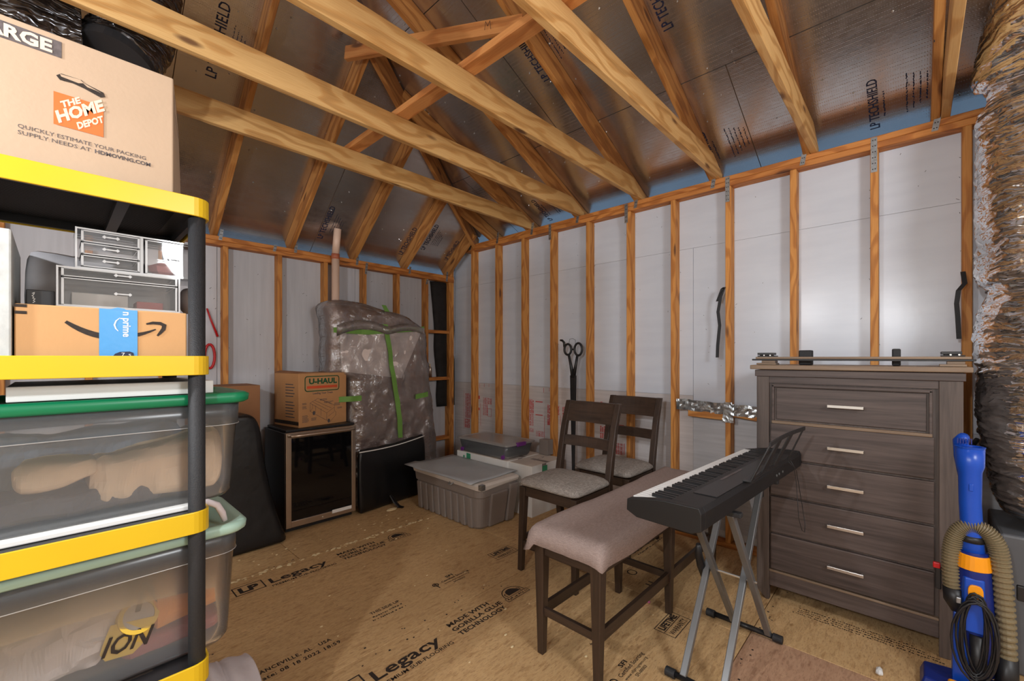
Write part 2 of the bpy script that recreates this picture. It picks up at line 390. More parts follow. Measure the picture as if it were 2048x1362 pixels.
def rrect(x0, x1, y0, y1, r, z, n=5):
    pts = []
    for cx, cy, a0 in ((x1-r, y1-r, 0), (x0+r, y1-r, PI/2), (x0+r, y0+r, PI), (x1-r, y0+r, 1.5*PI)):
        for k in range(n+1):
            a = a0+PI/2*k/n; pts.append((cx+r*math.cos(a), cy+r*math.sin(a), z))
    return pts
LUMB = {}
def lumber(name, p0, p1, wd, ht, mat, parent, up=(0, 0, 1)):
    """a board from p0 to p1 (centre line), wd across, ht along up; grain runs along local X"""
    p0 = Vector(p0); p1 = Vector(p1); L = (p1-p0).length; x = (p1-p0)/L; u = Vector(up); z = (u-x*u.dot(x)).normalized(); y = z.cross(x)
    key = (round(L, 3), wd, ht, mat)
    me = LUMB.get(key)
    if me is None:
        bm = bmesh.new(); bmesh.ops.create_cube(bm, size=1)
        for v in bm.verts: v.co = Vector(((v.co.x+.5)*L, v.co.y*wd, v.co.z*ht))
        bmesh.ops.bevel(bm, geom=bm.edges[:], offset=.003, segments=1, affect='EDGES')
        me = bpy.data.meshes.new(name); bm.to_mesh(me); bm.free(); me.materials.append(M[mat]); LUMB[key] = me
    o = bpy.data.objects.new(name, me); COL.objects.link(o)
    mt = Matrix((x, y, z)).transposed().to_4x4(); mt.translation = p0-ORG[parent.name]
    o.parent = parent; o.matrix_local = mt; ORG[o.name] = None
    return o

# ------------------------------------------------------------------ the room: floor
XF, XS = 3.41, 3.499       # stud faces / foam face of the right-hand wall
YF, YS = 4.19, 4.28        # same for the far wall
XL, YB = -2.6, -3.0
fl = MB().box(XL-.1, XS+.2, YB-.1, YS+.2, -.12, -.02)
floor = mk('floor', fl, 'plate', org=(0, 0, 0)); floor['kind'] = 'structure'
rows = [(YS+.02, 3.12), (3.12, 1.90), (1.90, .62), (.62, -.60), (-.60, -1.82), (-1.82, YB)]
panels = {}
for i, (ya, yb) in enumerate(rows):
    cuts = [XL, -.04, 2.40, XS+.02] if i in (1, 2) else ([XL, 1.18, XS+.02] if i in (0,) else [XL, .02, 2.46, XS+.02])
    for a, b in zip(cuts[:-1], cuts[1:]):
        pink = (i == 3 and b == 2.46)
        mb = MB().box(a+.002, b-.002, yb+(.004 if i == 0 else .002), ya-(.004 if i == 1 else .002), -.02, 0)
        panels[(i, a)] = mk('osb_panel', mb, 'osb_pink' if pink else 'osb', floor, bevel=.0015, seg=1)
ZT = .0009
X, Y, Z = (1, 0, 0), (0, 1, 0), (0, 0, 1)
def emblem(mb, x, y, s):
    # badge: a dome outline over a tilted banner, with dark brow and muzzle shapes
    arc = [(s*(.5+.42*math.cos(a)), s*(.22+.42*math.sin(a))) for a in [PI*k/14 for k in range(15)]]
    mb.line(arc, (x, y, ZT), X, Y, s*.03)
    mb.frame((x, y, ZT), X, Y, s, s*.2, s*.022); mb.dashes((x+s*.07, y+s*.06, ZT), X, Y, s*.86, s*.09)
    head = [(s*(.5+.26*math.cos(a)*(1.0+.12*math.cos(3*a))), s*(.26+.30*math.sin(a))) for a in [PI*k/12 for k in range(13)]]
    mb.poly(head, (x, y, ZT), X, Y)
    for q in (-1, 1):
        mb.line([(s*(.5+q*.30), s*.24), (s*(.5+q*.33), s*.36), (s*(.5+q*.26), s*.42)], (x, y, ZT), X, Y, s*.03)
def legacy(dx, dy, pa, full=True):
    mb = MB()
    mb.text('Legacy', (.93+dx, 2.935+dy, ZT), X, Y, .36, .068, .02)
    mb.text('PREMIUM SUB-FLOORING', (.925+dx, 2.885+dy, ZT), X, Y, .40, .022, .012)
    mb.frame((.735+dx, 2.915+dy, ZT), X, Y, .165, .115, .007); mb.text('LP', (.762+dx, 2.94+dy, ZT), X, Y, .11, .065, .05)
    mb.text('MADE WITH', (1.385+dx, 3.000+dy, ZT), X, Y, .29, .03, .03)
    mb.text('GORILLA GLUE', (1.38+dx, 2.952+dy, ZT), X, Y, .355, .03, .03)
    mb.text('TECHNOLOGY', (1.385+dx, 2.904+dy, ZT), X, Y, .335, .03, .03)
    emblem(mb, 1.765+dx, 2.93+dy, .185)
    mb.build('printed_lettering', 'ink', panels[pa])
legacy(0, 0, (1, -.04)); legacy(.03, -1.222, (2, -.04))
def sfi(mb, x, y):
    mb.text('SFI', (x+.075, y+.05, ZT), X, Y, .055, .022, .03)
    mb.text('Certified Sourcing', (x+.02, y+.02, ZT), X, Y, .215, .02, .012)
    mb.text('www.sfiprogram.org', (x+.02, y-.005, ZT), X, Y, .2, .014, .005)
    mb.text('SFI-00003', (x+.075, y-.03, ZT), X, Y, .09, .015, .012)
    c = [(.018*math.cos(a), .018*math.sin(a)) for a in [2*PI*k/14 for k in range(15)]]
    mb.line(c, (x-.025, y+.03, ZT), X, Y, .006); mb.line([(0, -.045), (0, .01)], (x-.025, y+.03, ZT), X, Y, .007)
    mb.line([(-.010, -.004), (0, .010), (.010, -.004)], (x-.025, y+.03, ZT), X, Y, .006)
def life(mb, x, y):
    mb.frame((x, y, ZT), X, Y, .21, .115, .004); mb.quad((x+.008, y+.058, ZT), X, Y, .194, .004)
    mb.text('LIFETIME', (x+.02, y+.068, ZT), X, Y, .17, .034, .045); mb.text('WARRANTY', (x+.02, y+.014, ZT), X, Y, .17, .03, .01)
mb = MB(); sfi(mb, 1.645, 2.14); life(mb, 2.12, 2.12)
mb.text('THIS SIDE UP', (1.19, 2.175, ZT), X, Y, .18, .022, .02); mb.dashes((1.185, 2.14, ZT), X, Y, .185, .014); mb.dashes((1.17, 2.11, ZT), X, Y, .20, .014)
mb.text('MADE IN HANCEVILLE, AL   USA', (.46, 2.125, ZT), X, Y, .49, .024, .025, True); mb.text('Date: 08 18 2022 18:59', (.60, 2.075, ZT), X, Y, .375, .024, .025, True)
mb.build('printed_lettering', 'ink', panels[(1, -.04)])
mb = MB(); sfi(mb, 1.69, .925); life(mb, 2.135, .88)
mb.text('+', (.95, 1.2, ZT), X, Y, .02, .03); mb.text('+', (1.8, 1.15, ZT), X, Y, .02, .03)
mb.build('printed_lettering', 'ink', panels[(2, -.04)])
mb = MB()
for k in range(5): mb.dashes((2.86, 1.46+.035*k-.02, ZT), X, Y, .42-.03*(k % 2), .016)
mb.line([(.03*math.cos(a), .03*math.sin(a)) for a in [2*PI*k/14 for k in range(15)]], (2.60, 1.36, ZT), X, Y, .007)
mb.text('11', (2.52, 1.2, ZT), X, Y, .05, .03, .02)
mb.build('printed_lettering', 'ink', panels[(2, 2.40)])
mb = MB()
for k in range(4): mb.dashes((2.80+.022*k, .50-.02*min(k, 1), ZT), (0, -1, 0), X, .60-.04*k, .012)
mb.build('printed_lettering', 'ink', panels[(3, 2.46)])
# nail marks
mb = MB()
for k in range(170):
    x = random.uniform(.4, 3.2); y = random.choice([random.uniform(-.3, 4), 3.16, 1.94, 1.86, .66, .58])+random.uniform(-.02, .02); r = random.uniform(.003, .006)
    mb.add([(x-r, y-r, .0006), (x+r, y-r*.6, .0006), (x+r*.7, y+r, .0006), (x-r, y+r*.8, .0006)], [(0, 1, 2, 3)])
nm = mb.build('nail_marks', 'ink', floor); nm['kind'] = 'stuff'
# cream foam scraps lying along the first seam and around
mb = MB()
def blob(mb, x, y, z, rx, ry, rz, seed):
    rs = []
    for i in range(4):
        a = PI*(i+.5)/4-PI/2
        rs.append([(x+rx*math.cos(a)*math.cos(b)*(1+.4*noise.noise(Vector((b*2, i, seed)))), y+ry*math.cos(a)*math.sin(b)*(1+.4*noise.noise(Vector((b*2, i, seed+9)))), z+rz*(1+math.sin(a))) for b in [2*PI*k/6 for k in range(6)]])
    mb.rings(rs)
for k in range(95):
    x = .75+random.random()**.9*1.5; s = random.uniform(.3, 1.0)*.011
    blob(mb, x, 3.12+random.gauss(0, .012), 0, s*1.5, s, s*.5, k)
for k in range(60):
    x = random.uniform(.8, 2.25); y = random.choice([random.uniform(.2, 3.45), random.uniform(3.2, 3.45)]); s = random.uniform(.2, .6)*.012
    blob(mb, x, y, 0, s*1.6, s, s*.5, k+100)
st = mk('foam_scraps', mb, 'debris', org=(1.6, 3.12, 0)); st['kind'] = 'stuff'; tag(st, 'cream foam crumbs scattered along the floor panel seam', 'debris')
mb = MB(); blob(mb, 2.52, .12, 0, .035, .014, .012, 3); tag(mk('paper_scrap', mb, 'white'), 'white scrap lying on the floor in front of the dresser', 'scrap')
mb = MB(); blob(mb, 2.13, 3.52, 0, .06, .03, .012, 5); tag(mk('foam_chunk', mb, 'debris'), 'yellowish foam chunk on floor before the black zipped bag', 'scrap')
mb = MB(); mb.tube([(2.30, 1.14, .008), (2.325, 1.13, .02), (2.34, 1.115, .006)], [.006, .011, .007], 8); tag(mk('pink_clip', mb, 'pink', smooth=True), 'small pink clip lying on the floor under the bench', 'clip')

# ------------------------------------------------------------------ right-hand wall
wr = mk('wall_right', MB().box(XS+.0185, XS+.045, YB, YS+.045, 0, 2.74), 'wallgen', org=(XS, 0, 0)); wr['kind'] = 'structure'
def fpan(y0, y1, z0, z1, mat, th=.018):
    return mk('foam_board', MB().box(XS, XS+th, y0+.0004, y1-.0004, z0+.0006, z1-.0006), mat, wr, bevel=.001, seg=1)
low = fpan(1.30, YS, .09, 1.105, 'foam_low'); fpan(.08, 1.30, .09, .985, 'foam_low2'); fpan(YB, .08, .09, .985, 'foam_low2')
fpan(1.30, YS, 1.105, 2.285, 'foam'); fpan(-1.14, 1.2985, .985, 2.285, 'foam'); fpan(YB, -1.14, .985, 2.285, 'foam')
fpan(-1.14, YS, 2.285, 2.745, 'foam'); fpan(YB, -1.14, 2.285, 2.745, 'foam')
SY = [3.874, 3.465, 3.069, 2.680, 2.254, 1.838, 1.446, 1.033, .624, .205, -.184, -.60, -1.0, -1.41, -1.82, -2.22, -2.63]
for y in SY: lumber('stud', (XF+.0445, y-.019, .038), (XF+.0445, y-.019, 2.676), .038, .089, 'stud', wr, up=(1, 0, 0))
lumber('bottom_plate', (XF+.0445, YB, .019), (XF+.0445, YS, .019), .089, .038, 'plate', wr)
lumber('top_plate', (XF+.0445, YB, 2.695), (XF+.0445, 3.98, 2.695), .089, .037, 'plate', wr)
lumber('top_plate', (XF+.0445, YB, 2.733), (XF+.0445, 3.92, 2.733), .089, .037, 'plate', wr)
# eave board behind the plate
def strap(parent, y, z0, z1, x=XF-.003, wd=.030, ax='y', lean=0, mat='zinc'):
    mb = MB()
    if ax == 'y':
        mb.hexa([(x, y, z0), (x, y+wd, z0), (x+.002, y+wd, z0), (x+.002, y, z0)], [(x, y+lean, z1), (x, y+wd+lean, z1), (x+.002, y+wd+lean, z1), (x+.002, y+lean, z1)])
    else:
        mb.hexa([(y, x, z0), (y+wd, x, z0), (y+wd, x+.002, z0), (y, x+.002, z0)], [(y+lean, x, z1), (y+wd+lean, x, z1), (y+wd+lean, x+.002, z1), (y+lean, x+.002, z1)])
    s = mk('metal_strap', mb, mat, parent)
    mb = MB(); n = max(2, int((z1-z0)/.03))
    for k in range(n):
        zc = z0+(k+.5)*(z1-z0)/n
        for q in (.3, .7):
            yc = y+wd*q+lean*(zc-z0)/(z1-z0)
            if ax == 'y': mb.add([(x-.0008, yc-.003, zc-.003), (x-.0008, yc+.003, zc-.003), (x-.0008, yc+.003, zc+.003), (x-.0008, yc-.003, zc+.003)], [(0, 1, 2, 3)])
            else: mb.add([(yc-.003, x-.0008, zc-.003), (yc+.003, x-.0008, zc-.003), (yc+.003, x-.0008, zc+.003), (yc-.003, x-.0008, zc+.003)], [(0, 1, 2, 3)])
    mk('screw_hole', mb, 'ink', s)
for y, z0 in ((.178, 2.535), (1.008, 2.56), (1.83, 2.58), (2.67, 2.59), (-.6, 2.5)): strap(wr, y-.006, z0, 2.745)
for y in (3.90, 3.44, 2.93, 2.36, 1.76, 1.13, .56, -.07): strap(wr, y-.02, 2.69, 2.81, lean=-.02, wd=.028)
# diagonal block and silver tape between studs
lumber('block', (XF+.025, 1.31, .975), (XF+.025, 1.034, .968), .038, .05, 'stud', wr)
lumber('block', (XF+.025, .995, .99), (XF+.025, .63, .95), .038, .03, 'stud', wr)
mb = MB(); ny = 34
rs = []
for k in range(ny):
    y = 1.40-.78*k/(ny-1); q = noise.noise(Vector((y*14, 1, 0)))
    rs.append([(XF+.004+.012*noise.noise(Vector((y*30, z*40, 2)))-(.006 if 1.03 > y > .98 else 0), y, 1.042-.055*(1.4-y)/.78*.6+z+.008*q) for z in (-.042, -.02, 0, .022, .042)])
mb.rings(rs, cap=False, closed=False); tp = mk('silver_tape', mb, 'silver', wr, solid=.002)
mb = MB(); rs = []
for k in range(9):
    z = .93+.15*k/8
    rs.append([(XF-.008-.004*noise.noise(Vector((z*40, y*60, 5))), y+.012*(1-k/8)*(-1 if y < 1 else 1), z) for y in (.985, 1.0, 1.015, 1.04)])
mb.rings(rs, cap=False, closed=False); mk('silver_tape', mb, 'silver', wr, solid=.002)
# red printing on the lower foam board, (y1,y0,z0,z1,kind)
RP = []
mb = MB(); mbk = MB()
xx = XS-.0008
def RP_block(y0, y1, z0, z1, kind, seed):
    rnd = random.Random(seed)
    if kind == 'solid': mb.quad((xx, y1, z0), (0, -1, 0), Z, y1-y0, z1-z0)
    elif kind == 'line': mb.quad((xx, y1, z0), (0, -1, 0), Z, .005, z1-z0)
    elif kind == 'frame': mb.frame((xx, y1, z0), (0, -1, 0), Z, y1-y0, z1-z0, .004)
    else:
        y = y0
        while y < y1-.004:
            wd = rnd.choice([.004, .006, .012]) if kind == 'text' else .014
            z = z0
            while z < z1:
                l = rnd.uniform(.01, .05); e = min(z1, z+l)
                mb.quad((xx, y+wd, z), (0, -1, 0), Z, wd, e-z); z = e+rnd.choice([.003, .008])
            y += wd+.006
    return
for i, b in enumerate([[4.093, 4.107, 0.531, 0.999, "line"], [3.979, 4.083, 0.666, 0.969, "text"], [3.996, 4.096, 0.543, 0.654, "dense"], [3.795, 3.804, 0.596, 0.862, "line"], [3.608, 3.761, 0.86, 0.935, "text"], [3.68, 3.761, 0.726, 0.857, "text"], [3.615, 3.68, 0.717, 0.813, "frame"], [3.814, 3.844, 0.911, 0.952, "solid"], [3.817, 3.844, 0.777, 0.808, "solid"], [3.809, 3.818, 1.045, 1.096, "line"], [3.73, 3.739, 1.059, 1.1, "line"], [3.649, 3.658, 1.063, 1.098, "line"], [2.968, 3.034, 0.819, 0.961, "dense"], [2.974, 3.034, 0.682, 0.819, "text"], [2.968, 3.034, 0.614, 0.655, "text"], [2.828, 2.944, 0.578, 0.636, "text"], [2.818, 2.825, 0.435, 0.799, "line"], [2.828, 2.834, 1.044, 1.093, "line"], [2.752, 2.76, 1.061, 1.096, "line"], [2.747, 2.783, 0.752, 0.924, "dense"], [2.749, 2.783, 0.712, 0.752, "solid"], [2.624, 2.645, 0.826, 0.925, "text"], [2.539, 2.597, 0.806, 0.917, "text"], [2.576, 2.595, 0.736, 0.804, "text"], [2.612, 2.618, 0.724, 0.827, "line"], [2.586, 2.618, 0.476, 0.553, "solid"], [2.584, 2.618, 0.472, 0.553, "frame"], [2.845, 2.944, 0.938, 0.95, "solid"], [2.845, 2.944, 0.799, 0.811, "solid"], [2.08, 2.161, 0.658, 0.773, "dense"], [2.129, 2.152, 0.982, 0.998, "solid"], [1.91, 1.991, 0.773, 0.804, "solid"], [1.91, 1.996, 0.533, 0.634, "text"], [1.899, 1.906, 0.541, 0.64, "line"]] ): RP_block(*b, seed=i)
mk('red_printing', mb, 'redprint', low)
mb = MB(); rs_ = random.Random(11)
for k in range(150):
    y = rs_.choice(SY[:11])+rs_.choice([.004, -.042])+rs_.uniform(-.006, .006) if k % 3 else rs_.uniform(-.1, 4.0)
    z = rs_.uniform(1.15, 2.66); l = rs_.uniform(.004, .014); a = rs_.uniform(-1, 1)
    mb.line([(0, 0), (l*a, l*.6)], (XS-.0006, y, z), (0, -1, 0), Z, .0022)
o = mk('staple_marks', mb, 'ink', wr); o['kind'] = 'stuff'
mb = MB()
for k in range(70):
    x = rs_.uniform(.5, 3.3); z = rs_.uniform(1.0, 2.3); l = rs_.uniform(.006, .016); a = rs_.uniform(-1, 1)
    mb.line([(0, 0), (l*a, l*.6)], (x, YS-.0006, z), X, Z, .003)
specks_far = mb
# scissors-shaped sign leaning on the wall behind the chair
t = thing('scissors_sign', 'tall black metal scissors wall sign standing behind the nearest chair', 'sign', (3.36, 2.38, .0))
def ring(cy, cz, ry, rz, n=20): return [(3.375, cy+ry*math.cos(2*PI*k/n), cz+rz*math.sin(2*PI*k/n)) for k in range(n+1)]
mb = MB(); mb.tube(ring(2.435, 1.487, .040, .052), .011, 8, cap=False); mb.tube([(3.375, 2.475, 1.51), (3.375, 2.48, 1.555), (3.375, 2.50, 1.575), (3.375, 2.525, 1.578)], [.012, .012, .011, .009], 8)
mb.tube([(3.375, 2.425, 1.44), (3.375, 2.40, 1.34), (3.375, 2.375, 1.22)], [.012, .014, .02], 8); mk('handle', mb, 'black', t, smooth=True)
mb = MB(); mb.tube(ring(2.315, 1.487, .042, .058), .011, 8, cap=False); mb.tube([(3.375, 2.475-.08, 1.487), (3.375, 2.36, 1.487)], .008, 8)
mb.tube([(3.375, 2.325, 1.432), (3.375, 2.345, 1.33), (3.375, 2.37, 1.22)], [.012, .014, .02], 8); mk('handle', mb, 'black', t, smooth=True)
mb = MB(); mb.hexa([(3.37, 2.362, .02), (3.37, 2.378, .02), (3.38, 2.378, .02), (3.38, 2.362, .02)], [(3.365, 2.34, 1.24), (3.365, 2.405, 1.24), (3.385, 2.405, 1.24), (3.385, 2.34, 1.24)]); mk('blade', mb, 'black', t, bevel=.003)
mb = MB(); mb.tube([(3.372, 2.345, 1.53), (3.372, 2.345, 1.575), (3.372, 2.375, 1.59), (3.372, 2.41, 1.585), (3.372, 2.42, 1.55)], .0018, 6); mk('hanging_wire', mb, 'blackmatte', t)
# black hanging straps
def ribbon(name, pts, wd, label, group=None, mat='blackmatte', wdir=(0, 1, 0)):
    mb = MB(); W = Vector(wdir)*wd/2; rs = [[Vector(p)-W, Vector(p)+W] for p in pts]
    mb.rings(rs, cap=False, closed=False); o = mk(name, mb, mat, solid=.004); tag(o, label, 'strap', group); return o
ribbon('hanging_strap', [(3.40, 1.085, 1.83), (3.395, 1.05, 1.92), (3.395, 1.035, 1.93), (3.395, 1.06, 1.86), (3.395, 1.078, 1.75), (3.40, 1.068, 1.65), (3.40, 1.082, 1.50), (3.40, 1.085, 1.41)], .022, 'black strap hanging from a stud left of the dresser')
ribbon('hanging_strap', [(3.404, -.186, 1.88), (3.35, -.19, 1.81), (3.32, -.165, 1.77), (3.32, -.158, 1.70), (3.33, -.163, 1.62), (3.34, -.168, 1.51)], .02, 'black strap dangling beside the foil duct above the dresser')
ribbon('hanging_strap', [(2.72, -.068, 3.20), (2.80, -.065, 3.12), (2.90, -.063, 3.03), (2.96, -.062, 2.97)], .05, 'black strap hanging from a rafter near the top right corner', wdir=(.6, 0, .8))

# ------------------------------------------------------------------ far wall
wb = mk('wall_back', MB().box(XL, XS+.045, YS+.0185, YS+.045, 0, 2.40), 'wallgen', org=(0, YS, 0)); wb['kind'] = 'structure'
for a, b in ((XL, -1.5), (-1.5, -.28), (-.28, .94), (.94, 2.16), (2.16, XS)): mk('foam_board', MB().box(a+.0015, b-.0015, YS, YS+.018, .038, 2.405), 'foamA', wb, bevel=.002, seg=1)
for x in (-2.3, -1.9, -1.48, -1.07, -.66, -.25, .15, .555, .963, 1.382, 1.798, 2.204, 2.602, 2.987, 3.335): lumber('stud', (x+.019, YF+.0445, .038), (x+.019, YF+.0445, 2.337), .038, .089, 'stud', wb, up=(0, 1, 0))
lumber('stud', (3.385, YF+.03, .038), (3.385, YF+.03, 2.50), .06, .038, 'stud', wb, up=(0, 1, 0))
lumber('bottom_plate', (XL, YF+.0445, .019), (XF, YF+.0445, .019), .089, .038, 'plate', wb)
lumber('top_plate', (XL, YF+.0445, 2.356), (XF, YF+.0445, 2.356), .089, .037, 'plate', wb)
lumber('top_plate', (XL, YF+.0445, 2.394), (XF, YF+.0445, 2.394), .089, .037, 'plate', wb)
for z in (1.72, 1.155, .43): lumber('block', (3.026, YF+.0445, z), (3.335, YF+.0445, z), .089, .038, 'plate', wb)
for x, z0, z1 in ((.93, 2.38, 2.47), (1.34, 2.36, 2.42), (1.52, 2.38, 2.47), (2.12, 2.36, 2.45), (2.22, 2.28, 2.40), (2.75, 2.36, 2.44), (2.985, 2.27, 2.33), (3.28, 2.34, 2.46)): strap(wb, x, z0, z1, x=YF-.003, ax='x', lean=.012, wd=.024)
o = mk('staple_marks', specks_far, 'ink', wb); o['kind'] = 'stuff'
# black felt strip hanging behind the corner blocks
mb = MB(); rs = []
for k in range(30):
    z = 2.33-1.52*k/29; o = .03*noise.noise(Vector((z*3, 0, 0))); th = .02*noise.noise(Vector((z*5, 3, 0)))
    xa = 3.10+.10*(k/29)**.6+o; rs.append([(xa, YS-.012, z), (xa+.07, YS-.03+th, z), (xa+.16, YS-.035, z), (min(3.47, xa+.30+o), YS-.02, z)])
mb.rings(rs, cap=False, closed=False); tag(mk('felt_strip', mb, 'felt', solid=.005, smooth=True), 'black felt strip hanging in the room corner behind the studs', 'felt')
# foam can on the block
t = thing('spray_can', 'small spray can with straw nozzle standing on corner wall block', 'can', (3.07, YF+.035, 1.174))
mk('can_body', MB().tube([(3.07, YF+.035, 1.175), (3.07, YF+.035, 1.28), (3.07, YF+.035, 1.295), (3.07, YF+.035, 1.305)], [.024, .024, .018, .012], 14), 'steel', t, smooth=True)
mk('nozzle', MB().cyl((3.07, YF+.035, 1.305), (3.07, YF+.035, 1.335), .008), 'debris', t)
mk('straw', MB().cyl((3.07, YF+.035, 1.33), (3.015, YF+.02, 1.40), .003, 6), 'white', t)
# vent pipe
t = thing('vent_pipe', 'pale plastic vent pipe rising from wall through the sloped roof', 'pipe', (1.885, 4.135, .04))
mk('pipe', MB().cyl((1.885, 4.135, .05), (1.885, 4.135, 2.40), .036, 20), 'pvc', t, smooth=True)
mk('pipe', MB().tube([(1.885, 4.135, 2.42), (1.89, 4.10, 2.66)], .034, 20), 'pvc', t, smooth=True)
mk('coupling', MB().cyl((1.885, 4.135, 2.37), (1.885, 4.135, 2.42), .039, 20), 'copper', t, smooth=True)

# other walls (never in view, they close the room)
wl = mk('wall_left', MB().box(XL-.12, XL, YB, YS+.12, 0, 4.6), 'wallgen', org=(XL, 0, 0)); wl['kind'] = 'structure'
wf = mk('wall_front', MB().box(XL-.12, XS+.12, YB-.12, YB, 0, 4.6), 'wallgen', org=(0, YB, 0)); wf['kind'] = 'structure'

# ------------------------------------------------------------------ sloped ceiling
SA, SB = .79, .43
zA = lambda x, y: 2.613+SA*(4.19-y)
zB = lambda x, y: 2.907+SB*(3.41-x)
def clip(poly, f):   # keep f(p)>=0
    out = []
    for i, p in enumerate(poly):
        q = poly[(i+1) % len(poly)]; a, b = f(p), f(q)
        if a >= 0: out.append(p)
        if (a >= 0) != (b >= 0):
            t = a/(a-b); out.append((p[0]+(q[0]-p[0])*t, p[1]+(q[1]-p[1])*t))
    return out
RX = .60
hipA = lambda p: zB(*p)-zA(*p); hipB = lambda p: -hipA(p)
backing = MB()
for f, rect, h in ((zA, [(XL, YS+.4), (XL, YB), (XS+.4, YB), (XS+.4, YS+.4)], hipA), (zB, [(RX, YS+.4), (RX, YB), (XS+.4, YB), (XS+.4, YS+.4)], hipB)):
    p = clip(rect, h)
    if f is zA: p = clip(p, lambda q: 4.35-zA(*q))
    if p: backing.add([(x, y, f(x, y)+.03) for x, y in p], [tuple(range(len(p)))])
zc = zB(RX, 0)+.03
backing.add([(XL-.1, YB-.1, zc-.02), (RX+.02, YB-.1, zc-.02), (RX+.02, YS, zc-.02), (XL-.1, YS, zc-.02)], [(0, 1, 2, 3)])
M['deck'] = plain('dark_deck', srgb(96, 74, 52), .8)
ceil = mk('ceiling', backing, 'deck', org=(0, 0, 3), solid=.02); ceil['kind'] = 'structure'
def foil_panel(f, poly):
    mb = MB(); n = len(poly)
    mb.add([(x, y, f(x, y)) for x, y in poly]+[(x, y, f(x, y)+.011) for x, y in poly], [tuple(range(n)), tuple(range(2*n-1, n-1, -1))]+[(i, (i+1) % n, n+(i+1) % n, n+i) for i in range(n)])
    return mk('foil_panel', mb, 'foil', ceil)
g = .0025
for i, (ya, yb) in enumerate([(4.59, 3.63), (3.63, 2.67), (2.67, 1.71)]):
    for a, b in ([(XL, -.7), (-.7, 1.74), (1.74, 4.0)] if i % 2 == 0 else [(XL, .52), (.52, 2.96), (2.96, 4.0)]):
        p = [(a+g, ya-g), (a+g, yb+g), (b-g, yb+g), (b-g, ya-g)]
        p = clip(p, hipA)
        if len(p) > 2: foil_panel(zA, p)
for i, (xa, xb) in enumerate([(3.90, 2.78), (2.78, 1.66), (1.66, RX)]):
    for a, b in ([(YB, -1.6), (-1.6, .84), (.84, 3.28), (3.28, 4.4)] if i % 2 == 0 else [(YB, -.38), (-.38, 2.06), (2.06, 4.4)]):
        p = clip([(xa-g, a+g), (xa-g, b-g), (xb+g, b-g), (xb+g, a+g)], hipB)
        if len(p) > 2: foil_panel(zB, p)
# rafters: underside starts at the wall plate and follows the slope
def rafterA(x, y1, y0=4.34):
    n = Vector((0, SA, 1)).normalized(); off = n*(-.071)
    p0 = Vector((x, y0, zA(x, y0)))+off; p1 = Vector((x, y1, zA(x, y1)))+off
    lumber('rafter', p0, p1, .038, .139, 'rafter', ceil, up=n)
def rafterB(y, x1, x0=3.62):
    n = Vector((SB, 0, 1)).normalized(); off = n*(-.071)
    lumber('rafter', Vector((x0, y, zB(x0, y)))+off, Vector((x1, y, zB(x1, y)))+off, .038, .139, 'rafter', ceil, up=n)
def hipy(x): return 4.19-(zB(x, 0)-2.613)/SA
def hipx(y): return 3.41-(zA(0, y)-2.907)/SB
for x in (-1.52, -.91, -.30, .30, .91): rafterA(x, 2.0)
for x in (1.51, 2.12, 2.73, 3.34): rafterA(x, hipy(x)+.02)
for y in (2.99, 3.55): rafterB(y, hipx(y)+.03)
for y in (2.37, 1.75, 1.13, .53, -.08, -.7, -1.3, -1.9, -2.5): rafterB(y, RX+.02)
hn = Vector((SB, SA, 1)).normalized()
a = Vector((3.50, hipy(3.50), zB(3.50, 0))); b = Vector((1.50, hipy(1.50), zB(1.50, 0)))
lumber('hip_rafter', a+Vector((0, 0, -.11)), b+Vector((0, 0, -.11)), .038, .17, 'rafter', ceil)
a2 = Vector((3.38, hipy(3.38)-.09, zB(3.38, 0)-.09)); b2 = Vector((1.62, hipy(1.62)-.07, zB(1.62, 0)-.09))
lumber('hip_rafter', Vector((1.52, hipy(1.52), zB(1.52, 0)-.10)), Vector((.62, hipy(.62), zB(.62, 0)-.10)), .038, .14, 'rafter', ceil)
# ceiling joists across the room on the right-hand plate
for y in (2.95, 2.33, 1.71, 1.09, .49, -.12, -.74, -1.35, -1.96):
    L0, L1 = XL+.02, 3.47
    mb = MB().prism([(0, 0), (L1-L0, 0), (L1-L0, .045), (L1-L0-.20, .139), (0, .139)], 1, -.019, .019)
    me = bpy.data.meshes.new('ceiling_joist'); me.from_pydata([tuple(v) for v in mb.v], [], mb.f); me.materials.append(M['joist'])
    bm = bmesh.new(); bm.from_mesh(me); bmesh.ops.recalc_face_normals(bm, faces=bm.faces); bm.to_mesh(me); bm.free()
    o = bpy.data.objects.new('ceiling_joist', me); COL.objects.link(o); o.parent = ceil; o.location = (L0, y, 2.7525-3)
    b_ = o.modifiers.new('bevel', 'BEVEL'); b_.width = .003; b_.segments = 1; ORG[o.name] = None
lumber('strongback', (1.475, 3.04, 2.912), (1.475, -2.4, 2.912), .089, .038, 'redwood', ceil)
lumber('brace', (1.38, 2.86, 3.50), (1.86, 1.66, 3.345), .038, .089, 'redwood', ceil)
mb = MB(); mb.line([(0, 0), (.006, .05), (.02, .02), (.034, .05), (.04, 0)], (1.735, 1.85, 3.335), (.37, -.93, -.12), (0, 0, 1), .003)
mk('pencil_mark', mb, 'ink', ceil)
